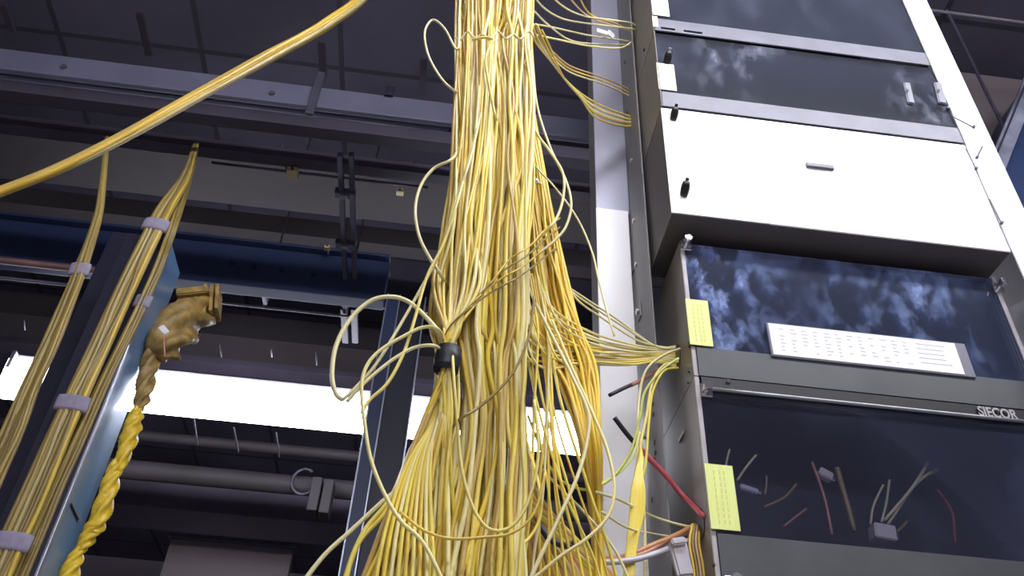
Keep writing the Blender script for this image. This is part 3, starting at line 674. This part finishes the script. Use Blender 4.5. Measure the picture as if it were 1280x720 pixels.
# vertical loops in front of the upright
VL = [([(850, 436), (830, 444), (808, 462), (799, 495), (797, 540), (797, 575), (803, 610), (806, 660), (806, 700), (808, 760)], .0021, 'brightest cord arching from the middle slot straight down the upright', M['cord_pale']),
      ([(848, 452), (828, 458), (815, 480), (808, 520), (800, 560), (796, 600), (790, 660), (789, 720), (789, 780)], .0021, 'yellow cord arching down just right of the brightest one', CM[1]),
      ([(848, 460), (830, 464), (816, 490), (811, 530), (807, 580), (800, 610), (794, 650), (790, 700), (790, 770)], .0019, 'third cord arching down from the middle slot', CM[5])]
for p, r, l, m in VL: cord([(x, y, 1.09) for x, y in p], r, m, l, n=7)
for k in range(9):
    u = k / 8
    cord([(799 + 4 * u, 560 + 22 * abs(u - .5), 1.085), (795 + 7 * u, 590, 1.08), (790 + 15 * u, 615, 1.075), (788 + 16 * u, 640, 1.075), (785 + 11 * u, 675, 1.075), (781 + 10 * u, 720, 1.07), (780 + 9 * u, 800, 1.07)], .0022, random.choice([CM[2], CM[0], CM[5]]), 'bright yellow cord in the small flat bunch hanging before the upright', 'small flat bunch before the upright')
cord([(752, 604, 1.0), (775, 590, 1.03), (790, 572, 1.06), (800, 540, 1.08)], .0016, M['cord_lime'], 'short lime cord bridging to the small flat bunch')
cord([(745, 615, .99), (775, 625, 1.04), (815, 645, 1.12), (850, 656, 1.12), (874, 660, 1.10)], .0020, M['cord_pale'], 'pale cord crossing the upright level toward the lower slot')
cord([(752, 640, .99), (785, 660, 1.05), (820, 668, 1.12), (850, 672, 1.12)], .0016, M['cord_pale'], 'faint cord crossing the upright below the level pale one')
# leads with sleeves
def sleeved(pts, k0, m, label, r=.0035):
    P = catmull([W(*p) for p in pts], 6); t = thing('power_lead', label, 'lead', P[0])
    bm = bmesh.new(); tube(bm, P[:k0 + 1], r * .9, 9); link('sleeve', bm, M['cord_black'], t, True)['label'] = 'black sleeve'
    bm = bmesh.new(); tube(bm, P[k0:], r, 9); link('jacket', bm, m, t, True)
sleeved([(768, 522, 1.09), (784, 543, 1.10), (802, 563, 1.11), (830, 592, 1.115), (856, 622, 1.115), (880, 646, 1.06)], 9, M['cord_red'], 'red lead with a black tip slanting down across the rack upright', .0040)
sleeved([(762, 494, 1.07), (778, 486, 1.08), (800, 476, 1.10), (825, 462, 1.12), (848, 452, 1.12)], 9, M['cord_salmon'], 'pink lead with a black tip slanting up to the middle slot', .0033)
# slot collars on the side plates
for px, py, l in ((847, 446, 'dark oval cord slot beside the lime sticker'), (876, 655, 'dark oval cord slot at the lower side plate')):
    c = WX(px, py, XL3 - .0005); bm = bmesh.new()
    prism(bm, [c + Vector((0, .016 * math.cos(a), .022 * math.sin(a))) for a in [k * math.pi / 8 for k in range(16)]], Vector((-.0008, 0, 0)))
    part('cord_slot', bm, M['black'], h3 if py < 500 else h4)
# orange salmon cables at the bottom right
OC = [([(640, 610), (668, 650), (700, 678), (735, 693), (775, 697), (815, 682), (848, 668), (876, 652)], .0040, 'thick orange cable sagging across the foot of the upright', M['cord_orange']),
      ([(640, 620), (675, 665), (715, 694), (760, 701), (805, 692), (840, 672), (872, 662)], .0038, 'salmon cable running just under the thick orange one', M['cord_salmon']),
      ([(700, 690), (745, 702), (790, 700), (825, 690), (850, 680), (872, 672)], .0040, 'pale lilac cable lowest in the sagging pair', M['clear'])]
for p, r, l, m in OC: cord([(x, y, lerp(1.03, 1.12, k / (len(p) - 1))) for k, (x, y) in enumerate(p)], r, m, l, cat='cable', name='power_cable')
cord([(712, 678, 1.015), (725, 684, 1.02), (738, 690, 1.025), (752, 697, 1.03)], .0075, M['cord_black'], 'short dark blue sleeve around the orange cables', cat='sleeve', name='cable_sleeve')
cord([(714, 684, 1.0), (690, 676, 1.0), (672, 655, 1.0)], .004, M['navy'], 'dark blue cable end left of the dark sleeve', cat='cable', name='power_cable')
cl = thing('plastic_clip', 'milky plastic clip hanging under the cables at the bottom of the upright', 'clip', W(852, 690, 1.08))
bm = bmesh.new(); bar(bm, W(846, 678, 1.085), W(858, 722, 1.085), .024, .012, Vector((0, 1, 0)), .003); link('body', bm, M['clear'], cl)
bm = bmesh.new(); bar(bm, W(838, 680, 1.08), W(856, 677, 1.08), .010, .016, Vector((0, 1, 0)), .002); link('hook', bm, M['clear'], cl)
for k in range(4): cord([(866 + 3 * k, 655, 1.09), (862 + 4 * k, 680, 1.08), (868 + 4 * k, 720, 1.08), (868 + 4 * k, 790, 1.08)], .0018, [M['cord_gold2'], M['cord_brown'], M['cord_pink'], M['cord_gold']][k], 'cord dropping from the lower slot beside the milky clip', 'cords beside the milky clip')
# small white connector glint right of waterfall
connector(671, 226, .008, .006, M['white'], 'tiny white connector at the right edge of the waterfall', Y=.93, ang=.9)

# ------------------------------------------------------------------ thick diagonal bundle, upper left
def laced(stations, n, r, spread, mats, label, name='cable_bundle', straps=(), strapm='strap', twist=1.5, sides=6, Yv=0):
    """stations: (px,py,Y,half-width px). n cords laced side by side."""
    P0 = W(*stations[0][:3]); t = thing(name, label, 'cable bundle', P0)
    C = [W(*s[:3]) for s in stations]
    CC = catmull(C, 8); hw = [s[3] for s in stations]
    for i in range(n):
        a0 = 2 * math.pi * i / n; rad = math.sqrt((i + .5) / n)
        pts = []
        for k, p in enumerate(CC):
            s = k / 8; k0 = min(int(s), len(hw) - 2); w_ = lerp(hw[k0], hw[k0 + 1], s - k0)
            T = (CC[min(k + 1, len(CC) - 1)] - CC[max(k - 1, 0)]).normalized()
            sd = T.cross(Vector((0, 1, 0))).normalized(); up_ = sd.cross(T)
            a = a0 * 2.4 + twist * k / len(CC) + .5 * mnoise.noise(Vector((i * 2.3, k * .12, 0)))
            pts.append(p + (sd * math.cos(a) + up_ * math.sin(a) * spread) * (w_ - r) * rad)
        bm = bmesh.new(); tube(bm, pts, r, sides); link('cord', bm, mats[i % len(mats)], t, True)
    for f in straps:
        k = int(f * (len(CC) - 1)); w_ = hw[min(len(hw) - 1, int(k / 8))] * 1.12 + .003
        T = (CC[min(k + 1, len(CC) - 1)] - CC[max(k - 1, 0)]).normalized()
        bm = bmesh.new(); L = .016
        sd = T.cross(Vector((0, 1, 0))).normalized(); up_ = sd.cross(T)
        rings = []
        for q in (-1, -.6, 0, .6, 1):
            c = CC[k] + T * L * q
            rings.append([bm.verts.new(c + (sd * math.cos(a) + up_ * math.sin(a) * max(spread, .3)) * w_ * (1 if abs(q) < 1 else .96)) for a in [2 * math.pi * j / 20 for j in range(20)]])
        for A_, B_ in zip(rings, rings[1:]):
            for j in range(20): bm.faces.new((A_[j], A_[(j + 1) % 20], B_[(j + 1) % 20], B_[j]))
        bm.faces.new(rings[0][::-1]); bm.faces.new(rings[-1])
        link('velcro_strap', bm, M[strapm], t, True)
    return t
YD = 1.15
laced([(-60, 262, 1.0, .010), (0, 240, 1.0, .010), (80, 208, 1.0, .011), (160, 168, 1.02, .0125), (250, 118, 1.04, .0145), (340, 68, 1.06, .0165), (410, 28, 1.08, .017), (460, -12, 1.10, .018), (500, -80, 1.12, .018)], 9, .0058, .6, [M['cord_gold'], M['dimmed3'], M['cord_gold'], CM[6]],
      'thick smooth yellow cable bundle crossing the upper left corner diagonally')

# ------------------------------------------------------------------ left uprights and their bundles
XB = Xat(133, 500, 1.6); YB0 = 1.6; YB1 = WX(163, 505, XB).y
print('blue upright', XB, YB0, YB1)
fr = thing('frame_upright', 'glossy blue steel upright at the lower left catching the light strip', 'steel upright', (XB, YB0, 0))
ZB1 = Zat(222, 300, YB0)
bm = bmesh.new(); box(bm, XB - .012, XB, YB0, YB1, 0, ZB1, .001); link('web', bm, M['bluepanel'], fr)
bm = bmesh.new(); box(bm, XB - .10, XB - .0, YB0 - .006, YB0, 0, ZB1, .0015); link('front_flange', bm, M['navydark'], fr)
bm = bmesh.new(); box(bm, XB - .001, XB + .004, YB0 - .006, YB0 + .003, 0, ZB1, .0012); link('edge_strip', bm, M['edgepale'], fr)
c0, c1 = WX(89, 630, XB + .002), WX(98, 650, XB + .002)
bm = bmesh.new(); cyl(bm, c0, c1, .0022, 8); link('hook', bm, M['black'], fr)
bm = bmesh.new(); cyl(bm, c1, c1 + Vector((.006, 0, 0)), .004, 8); link('hook_screw', bm, M['steel'], fr)
fr2 = thing('frame_upright', 'dark navy steel upright between the two left cord bundles', 'steel upright', (Xat(75, 500, 1.75), 1.75, 0))
xa, xb = Xat(42, 500, 1.75), Xat(100, 500, 1.75)
bm = bmesh.new(); box(bm, xa, xb, 1.75, 1.80, 0, Zat(150, 290, 1.75), .002); link('column', bm, M['navydark'], fr2)
c = W(84, 477, 1.748); 
for dx, dy in ((0, 0), (-4, 11)):
    cc = W(84 + dx, 477 + dy, 1.748); bm = bmesh.new(); cyl(bm, cc + Vector((0, -.006, 0)), cc, .006, 10); link('bolt', bm, M['chrome'], fr2)
YL = 1.56
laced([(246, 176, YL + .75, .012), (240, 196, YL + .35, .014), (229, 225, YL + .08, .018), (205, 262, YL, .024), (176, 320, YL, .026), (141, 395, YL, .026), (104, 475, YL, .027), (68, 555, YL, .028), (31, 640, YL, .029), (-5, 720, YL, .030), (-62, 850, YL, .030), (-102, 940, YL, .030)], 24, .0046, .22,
      [M['dimmed1'], M['dimmed2'], M['dimmed1'], M['dimmed3'], M['dimmed2'], CM[3], M['dimmed1']], 'wide yellow cord bundle with grey straps running down the left blue upright', straps=(.31, .58, .78), twist=.4)
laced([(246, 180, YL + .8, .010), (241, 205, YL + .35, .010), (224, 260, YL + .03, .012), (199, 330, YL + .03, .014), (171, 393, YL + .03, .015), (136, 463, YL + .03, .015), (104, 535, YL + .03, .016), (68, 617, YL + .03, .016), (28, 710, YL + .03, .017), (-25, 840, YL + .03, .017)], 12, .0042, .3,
      [M['dimmed1'], M['dimmed2'], M['dimmed2'], M['dimmed1']], 'narrow darker cord bundle squeezed between the wide one and the blue upright', straps=(.42,), twist=.4)
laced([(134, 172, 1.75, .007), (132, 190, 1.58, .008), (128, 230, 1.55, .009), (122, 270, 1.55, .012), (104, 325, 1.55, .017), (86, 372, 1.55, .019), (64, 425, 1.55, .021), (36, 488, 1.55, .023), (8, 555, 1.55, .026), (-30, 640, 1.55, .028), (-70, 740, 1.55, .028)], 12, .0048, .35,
      [M['dimmed2'], M['dimmed1'], M['cord_brown'], M['dimmed1']], 'brownish cord bundle bending down at the far left edge', straps=(.43,), twist=.8)

# ruffled yellow sleeves running down the deep edge of the blue upright
def ruffle(pts, w, label, m, turns=2.0):
    C = catmull([W(*p) for p in pts], 10); bm = bmesh.new(); n = len(C); rings = []
    for i, p in enumerate(C):
        s = i / (n - 1); T = (C[min(i + 1, n - 1)] - C[max(i - 1, 0)]).normalized()
        sd = T.cross(Vector((0, 1, 0))).normalized(); up_ = sd.cross(T)
        env = (math.sin(math.pi * min(1, max(0, s * .92 + .05)))) ** .45
        rg = []
        for j in range(28):
            a = 2 * math.pi * j / 28
            rr = w * env * (1 + .28 * math.cos(4 * (a + turns * 2 * math.pi * s)) + .12 * mnoise.noise(p * 60 + Vector((a, 0, 0))))
            rg.append(bm.verts.new(p + (sd * math.cos(a) + up_ * math.sin(a)) * rr))
        rings.append(rg)
    for A_, B_ in zip(rings, rings[1:]):
        for j in range(28): bm.faces.new((A_[j], A_[(j + 1) % 28], B_[(j + 1) % 28], B_[j]))
    bm.faces.new(rings[0][::-1]); bm.faces.new(rings[-1])
    return tag(link('cord_wrap', bm, m, None, True), label, 'cord wrap')
YR = YB1 - .03
ruffle([(196, 420, YR), (189, 448, YR), (180, 490, YR), (172, 515, YR)], .017, 'dull twisted wrap joining the brown bundle to the yellow wraps', M['trough'], 1.2)
ruffle([(173, 508, YR), (164, 540, YR), (148, 590, YR)], .016, 'yellow twisted wrap just below the light strip beside the blue upright', M['ruffle'], 1.1)
ruffle([(146, 575, YR), (138, 605, YR), (122, 655, YR), (114, 665, YR)], .016, 'second yellow twisted wrap down the blue upright', M['ruffle'], 1.3)
ruffle([(126, 640, YR), (114, 665, YR), (98, 692, YR)], .014, 'third yellow twisted wrap down the blue upright', M['ruffle'], 1.0)
ruffle([(100, 685, YR), (88, 715, YR), (68, 770, YR), (48, 830, YR)], .016, 'lowest yellow twisted wrap leaving the frame at the bottom', M['ruffle'], 1.3)
# brown bundle and trough end
ruffle([(262, 372, YR + .12), (246, 392, YR + .08), (224, 408, YR + .03), (206, 432, YR), (198, 448, YR)], .044, 'bulky ochre sleeved bundle turning from the conduit down the blue upright', M['trough'], .8)
tr = thing('trough_end', 'ochre trough end with upright plates above the bulky sleeved bundle', 'cable trough', W(262, 380, YR + .1))
for k, px in enumerate((259, 267, 274)):
    a = W(px, 364, YR + .08); b = W(px - 2, 400 - 3 * k, YR + .08)
    bm = bmesh.new(); bar(bm, a, b, .008, .06, Vector((0, 1, 0)), .001); link('plate', bm, M['trough'], tr)
a = W(222, 372, YR + .06); b = W(262, 368, YR + .06)
bm = bmesh.new(); bar(bm, a, b, .05, .022, Vector((0, 0, 1)), .003); link('cover', bm, M['trough'], tr)
tg = tag(link('paper_tag', (lambda bm: (bar(bm, W(201, 408, YR - .06), W(209, 417, YR - .06), .014, .004, Vector((0, 1, 0)), .001), bm)[1])(bmesh.new()), M['white'], None), 'tiny white tag at the elbow of the ochre bundle', 'tag')
cord([(205, 414, YR - .06), (205, 430, YR - .06), (206, 446, YR - .055)], .0018, M['cord_salmon'], 'short pinkish cord hanging from the tiny white tag')

# ------------------------------------------------------------------ centre post & overhead blue frame
YC = 2.6
px_ = thing('frame_column', 'dark blue steel column with bright edges behind the left of the waterfall', 'steel column', (Xat(470, 500, YC), YC, 0))
xa, xb = Xat(463, 500, YC), Xat(515, 500, YC)
xm = Xat(480, 500, YC)
zc1 = Zat(500, 375, YC)
bm = bmesh.new(); box(bm, xa, xm, YC - .03, YC, 0, zc1, .002); link('front_flange', bm, M['navy'], px_)
bm = bmesh.new(); box(bm, xm, xb, YC, YC + .05, 0, zc1, .002); link('web', bm, M['navydark'], px_)
for x in (xa, xm, xb):
    bm = bmesh.new(); box(bm, x - .0025, x + .0025, YC - .034, YC - .026 + (.02 if x == xb else 0), 0, zc1, .0008); link('edge_strip', bm, M['edgepale'], px_)  # edge highlights of the column put in as pale strips
bt, bb = Zat(240, 300, YC), Zat(240, 350, YC)
bmn = thing('overhead_beam', 'long dark blue overhead beam crossing behind the diagonal yellow bundle', 'steel beam', (-1.5, YC, bb))
xe = Xat(478, 380, YC)
bm = bmesh.new(); box(bm, -3.4, xe, YC, YC + .06, bb, bt, .003); link('web', bm, M['navy'], bmn)
bm = bmesh.new(); box(bm, -3.4, xe, YC - .03, YC + .09, bt, bt + .012, .002); link('top_flange', bm, M['navy'], bmn)
for px in (290, 318, 352, 392):
    c = W(px, 330 + (px - 290) * .13, YC - .001); bm = bmesh.new(); cyl(bm, c + Vector((0, -.006, 0)), c, .010, 12); link('bolt', bm, M['navydark'], bmn)
# second dark beam further
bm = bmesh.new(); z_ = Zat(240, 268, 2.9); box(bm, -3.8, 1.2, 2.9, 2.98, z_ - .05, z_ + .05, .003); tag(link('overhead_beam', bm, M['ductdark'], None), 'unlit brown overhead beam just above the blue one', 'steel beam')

def run(px0, py0, px1, py1, Y, r, m, name, label, cat, x0=-3.6, x1=None, square=None):
    """straight pipe/bar along the room"""
    z = (Zat(px0, py0, Y) + Zat(px1, py1, Y)) / 2; xs = Xat(px0, py0, Y) if x0 is None else x0; xe = Xat(px1, py1, Y) if x1 is None else x1
    bm = bmesh.new()
    if square: box(bm, xs, xe, Y - square[0] / 2, Y + square[0] / 2, z - square[1] / 2, z + square[1] / 2, .002)
    else: cyl(bm, Vector((xs, Y, z)), Vector((xe, Y, z)), r, 12)
    o = tag(link(name, bm, m, None, square is None), label, cat)
    rx = [xs + .1, xe - .1] if xs < -3 else [(xs + xe) / 2]
    for x in rx:
        if name in ('duct', 'pipe') or xs < -3:
            if x > -2.2 and x < .5: continue
            b2 = bmesh.new(); cyl(b2, Vector((x, Y, z)), Vector((x, Y, CZ)), .004, 6); part('hanger_rod', b2, M['strut'], o)
    return o, z
run(262, 360, 640, 398, 2.75, .013, M['pipe_pink'], 'conduit', 'rust-pink conduit running from the ochre trough to behind the waterfall', 'conduit', x0=Xat(262, 360, 2.75), x1=.25)
run(0, 322, 90, 338, 2.45, .013, M['pipe_pink'], 'conduit', 'rust-pink conduit at the far left under the blue beam', 'conduit', x1=Xat(135, 345, 2.45))
run(270, 377, 430, 396, 2.78, .005, M['dimpipe'], 'conduit', 'thin pale conduit below the rust-pink one', 'conduit', x0=Xat(262, 375, 2.78), x1=Xat(440, 398, 2.78))
run(0, 345, 85, 358, 2.5, .006, M['pipe'], 'conduit', 'thin grey conduit at the far left under the blue beam', 'conduit', x1=Xat(90, 358, 2.5))
for px, py, l in ((332, 364, 'small hanger clamp on the rust-pink conduit'), (432, 378, 'larger hanger clamp on the rust-pink conduit near the loop')):
    c = W(px, py, 2.74); t = thing('pipe_hanger', l, 'hanger', c)
    bm = bmesh.new(); box(bm, c.x - .008, c.x + .008, 2.715, 2.79, c.z - .03, c.z + .025, .002); link('clamp', bm, M['strut'], t)
    bm = bmesh.new(); cyl(bm, Vector((c.x, 2.75, c.z + .02)), Vector((c.x, 2.75, CZ)), .004, 8); link('hanger_rod', bm, M['strut'], t)
# pair of vertical channels below clamp two
for k, px in enumerate((430, 443)):
    a = W(px, 385, 2.82); bm = bmesh.new(); bar(bm, Vector((a.x, 2.82, a.z)), Vector((a.x, 3.05, a.z)), .026, .02, bev=.002)
    tag(link('channel', bm, M['navydark'], None), ['left short steel channel running back from the hanger clamp', 'right short steel channel running back from the hanger clamp'][k], 'channel')

# ladder rack (pale)
YA = 1.75
zt, zb = z_mid([(0, 60), (300, 91), (740, 157)], YA), z_mid([(0, 83), (300, 117), (740, 182)], YA)
lad = thing('overhead_rail', 'pale grey steel rail crossing the whole upper background', 'steel rail', (0, YA, zb))
bm = bmesh.new(); box(bm, -3.4, 1.9, YA, YA + .018, zb, zt, .002); link('web', bm, M['ladder'], lad)
for x in (-3.3, 1.8):
    bm = bmesh.new(); cyl(bm, Vector((x, YA + .009, zt)), Vector((x, YA + .009, CZ)), .006, 8); link('hanger_rod', bm, M['strut'], lad)
for px, py in ((80, 84), (340, 117)):
    c = W(px, py, YA); bm = bmesh.new(); cyl(bm, c + Vector((0, -.005, 0)), c, .009, 12); link('bolt', bm, M['strut'], lad)
c = W(393, 120, YA - .01); bm = bmesh.new(); box(bm, c.x - .012, c.x + .012, YA - .014, YA - .001, zb - .05, zt + .06, .002); link('splice_bracket', bm, M['strut'], lad)
c = W(485, 122, YA - .01); bm = bmesh.new(); box(bm, c.x - .014, c.x + .014, YA - .012, YA - .001, zt - .008, zt + .035, .002); link('clamp', bm, M['navydark'], lad)
run(0, 97, 280, 128, YA + .07, .007, M['ladder'], 'conduit', 'thin pale rail tucked right below the pale overhead rail', 'conduit', x1=Xat(560, 165, YA + .07))
run(100, 120, 500, 175, 2.05, .02, M['duct'], 'duct', 'dim square duct below the pale overhead rail', 'duct', x1=1.9, square=(.05, .06))
run(100, 165, 500, 215, 2.25, .02, M['duct'], 'duct', 'second dim duct below the pale overhead rail, the lower one', 'duct', x1=1.9, square=(.05, .05))
run(280, 205, 530, 234, 2.3, .005, M['pipe'], 'conduit', 'thin grey wireway holding the small brass fitting', 'conduit', x0=Xat(265, 202, 2.3), x1=Xat(535, 234, 2.3))
# broad dim tray underside (brownish)
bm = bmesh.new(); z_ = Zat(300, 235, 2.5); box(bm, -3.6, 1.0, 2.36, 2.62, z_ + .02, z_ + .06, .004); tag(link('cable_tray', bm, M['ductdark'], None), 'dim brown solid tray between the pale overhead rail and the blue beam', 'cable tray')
# hanging bits along depth
def depthbar(px, py, Y0, L, w, h, m, name, label, cat):
    a = W(px, py, Y0); bm = bmesh.new(); bar(bm, a, a + Vector((0, L, 0)), w, h, bev=.0015); return tag(link(name, bm, m, None), label, cat)
depthbar(174, 17, 1.75, .16, .022, .012, M['duct'], 'ceiling_bracket', 'short grey bar overhead above the pale rail at the left', 'bracket')
depthbar(402, 52, 1.75, .14, .024, .012, M['duct'], 'ceiling_bracket', 'short grey bar overhead near the top of the diagonal bundle', 'bracket')
depthbar(530, 74, 1.80, .14, .022, .012, M['duct'], 'ceiling_bracket', 'short grey bar overhead left of the small narrow loop', 'bracket')
depthbar(3, 5, 1.75, .10, .022, .012, M['duct'], 'ceiling_bracket', 'short grey bar overhead in the top left corner', 'bracket')
st = thing('strut_assembly', 'pair of grey strut channels joined by clamps, hanging in the background left of centre', 'strut', W(432, 250, 2.0))
for px in (425, 439):
    a = W(px, 192, 1.95); L = WX(430, 308, a.x).y if False else .48
    bm = bmesh.new(); bar(bm, a, a + Vector((0, .62, 0)), .017, .02, bev=.002); link('channel', bm, M['strut'], st)
for py in (240, 303):
    a = W(432, 192, 1.95); w0 = ray(432, py); Yq = (a.z - CAMZ) / w0.z * w0.y
    c = Vector((W(432, py, Yq).x, Yq, a.z)); bm = bmesh.new(); box(bm, c.x - .034, c.x + .034, c.y - .014, c.y + .014, c.z - .022, c.z + .005, .002); link('clamp', bm, M['pipe'], st)
    bm = bmesh.new(); box(bm, c.x - .014, c.x + .014, c.y - .010, c.y + .010, c.z - .026, c.z - .02, .002); link('nut', bm, M['strut'], st)
def fitting(px, py, Y, s, l, wpts):
    c = W(px, py, Y); t = thing('junction_fitting', l, 'fitting', c)
    bm = bmesh.new(); box(bm, c.x - .020 * s, c.x + .020 * s, c.y - .02 * s, c.y + .02 * s, c.z - .012 * s, c.z + .012 * s, .003); link('body', bm, M['brass'], t)
    bm = bmesh.new(); cyl(bm, c + Vector((0, -.024 * s, 0)), c + Vector((0, -.018 * s, 0)), .006 * s, 10); link('knockout', bm, M['black'], t)
    bm = bmesh.new(); tube(bm, catmull([W(x, y, Y) for x, y in wpts], 5), .0025, 6); link('wire', bm, M['ladder'], t, True)
fitting(366, 216, 2.28, 1.0, 'small brass junction fitting with a bent wire standing from it', [(352, 178), (355, 195), (357, 212)])
fitting(500, 240, 2.4, .7, 'smaller dull fitting with a thin wire left of the round loop', [(493, 228), (496, 236), (498, 240)])
fitting(409, 310, 2.55, .6, 'tiny pale fitting on top of the blue beam', [(411, 300), (411, 308), (410, 318)])
cord([(514, 202, 2.4), (518, 215, 2.4), (523, 234, 2.4)], .0025, M['ladder'], 'thin grey wire hanging left of the round loop', cat='wire', name='hanger_wire')
# short hanger wires near ceiling
for k, (a, b) in enumerate((((275, 430), (277, 446)), ((339, 436), (340, 446)), ((395, 440), (396, 456)), ((515, 450), (515, 464)), ((242, 522), (247, 556)), ((292, 534), (298, 566)), ((345, 540), (349, 572)), ((30, 400), (31, 412)))):
    cord([(a[0], a[1], 3.0), ((a[0] + b[0]) / 2, (a[1] + b[1]) / 2, 3.02), (b[0], b[1], 3.05)], .003, M['strut'], 'short pale hanger wire dangling near the light strip', 'short hanger wires near the light strip', 'hanger_wire', cat='wire')
# farther ducts and pipes below the strip
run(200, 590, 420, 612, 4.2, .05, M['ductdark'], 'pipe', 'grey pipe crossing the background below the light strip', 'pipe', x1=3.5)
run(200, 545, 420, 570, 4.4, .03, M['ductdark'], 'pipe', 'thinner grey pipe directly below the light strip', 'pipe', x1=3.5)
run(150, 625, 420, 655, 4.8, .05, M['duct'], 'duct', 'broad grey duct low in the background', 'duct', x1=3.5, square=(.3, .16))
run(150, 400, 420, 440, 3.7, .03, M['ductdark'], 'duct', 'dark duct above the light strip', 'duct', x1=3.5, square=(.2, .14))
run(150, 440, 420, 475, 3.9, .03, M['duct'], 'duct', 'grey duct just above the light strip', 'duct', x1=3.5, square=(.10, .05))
# loop fitting on the pipe
c = W(380, 602, 4.15); bm = bmesh.new(); tube(bm, [c + Vector((.06 * math.cos(a), 0, .07 * math.sin(a))) for a in [k * 5.2 / 16 + 1 for k in range(17)]], .008, 8)
tag(link('pipe_clamp', bm, M['pipe'], None, True), 'ring clamp hanging on the grey background pipe', 'clamp')
for k, (px, py) in enumerate(((393, 615), (408, 618))):
    c = W(px, py, 4.05); bm = bmesh.new(); box(bm, c.x - .025, c.x + .025, 4.06, 4.16, c.z - .09, c.z + .09, .006); tag(link('junction_box', bm, M['ductdark'], None), ['left small box on the grey background pipe', 'right small box on the grey background pipe'][k], 'junction box')
# pale panel at the bottom left
p0, p1 = W(214, 672, 5.2), W(366, 690, 5.2)
t = thing('partition', 'pale taupe partition panel at the bottom left of the background', 'partition', ((p0.x + p1.x) / 2, 5.2, 0))
bm = bmesh.new(); box(bm, p0.x, p1.x, 5.2, 5.26, 0, p0.z, .006); link('panel', bm, M['panelbrown'], t)
bm = bmesh.new(); box(bm, p0.x - .02, p1.x + .02, 5.19, 5.27, p0.z, p0.z + .03, .004); link('cap_rail', bm, M['strut'], t)

# ------------------------------------------------------------------ right background
cb = thing('equipment_cabinet', 'blue-sided cabinet with a silver trim beyond the right upright', 'cabinet', W(1300, 250, 1.7))
poly = [W(1247, 200, 1.7), W(1292, 90, 1.7), W(1420, 90, 1.7), Vector((Xat(1420, 90, 1.7), 1.7, 0)), Vector((Xat(1330, 420, 1.7), 1.7, 0)), W(1330, 420, 1.7)]
bm = bmesh.new(); prism(bm, poly, Vector((0, .35, 0))); link('body', bm, M['navy'], cb)
bm = bmesh.new(); bar(bm, W(1241, 220, 1.68), W(1291, 96, 1.68), .05, .02, Vector((0, 1, 0)), .002); link('trim', bm, M['silver'], cb)
bm = bmesh.new(); bar(bm, W(1244, 196, 1.66), W(1287, 92, 1.66), .006, .012, Vector((0, 1, 0)), .001); link('edge_bead', bm, M['chrome'], cb)
bm = bmesh.new(); a = W(1200, 100, 1.95); box(bm, a.x - .1, a.x + 1.8, 1.95, 2.35, a.z - .35, a.z + .06, .005); tag(link('duct', bm, M['panelbrown'], None), 'taupe duct behind the right upright', 'duct')
c0 = W(1262, 26, 1.62); bm = bmesh.new(); cyl(bm, Vector((c0.x - .8, 1.62, c0.z)), Vector((c0.x + .6, 1.62, c0.z)), .006, 8); tag(link('conduit', bm, M['dimpipe'], None, True), 'thin pale conduit in the top right corner', 'conduit')

# tray the cords hang from, above the frame
trz = 3.93
tt = thing('cable_tray', 'overhead yellow trough that the waterfall of cords drops from', 'cable tray', (0.02, .86, trz))
bm = bmesh.new(); box(bm, -1.6, 1.6, .74, 1.06, trz, trz + .01, .002); box(bm, -1.6, 1.6, .74, .75, trz, trz + .12, .002); box(bm, -1.6, 1.6, 1.05, 1.06, trz, trz + .12, .002); link('trough', bm, M['trough'], tt)
for x in (-1.4, 1.4):
    bm = bmesh.new(); cyl(bm, Vector((x, .9, trz)), Vector((x, .9, CZ)), .006, 8); link('hanger_rod', bm, M['strut'], tt)

# ------------------------------------------------------------------ light & colour
w = bpy.data.worlds.new('world'); SC.world = w; w.use_nodes = True
w.node_tree.nodes['Background'].inputs[0].default_value = (0.35, 0.4, 0.7, 1); w.node_tree.nodes['Background'].inputs[1].default_value = 0.05
SC.view_settings.view_transform = 'Standard'; SC.view_settings.look = 'None'; SC.view_settings.gamma = 1.0
SC.view_settings.use_curve_mapping = False; SC.view_settings.exposure = 0.0
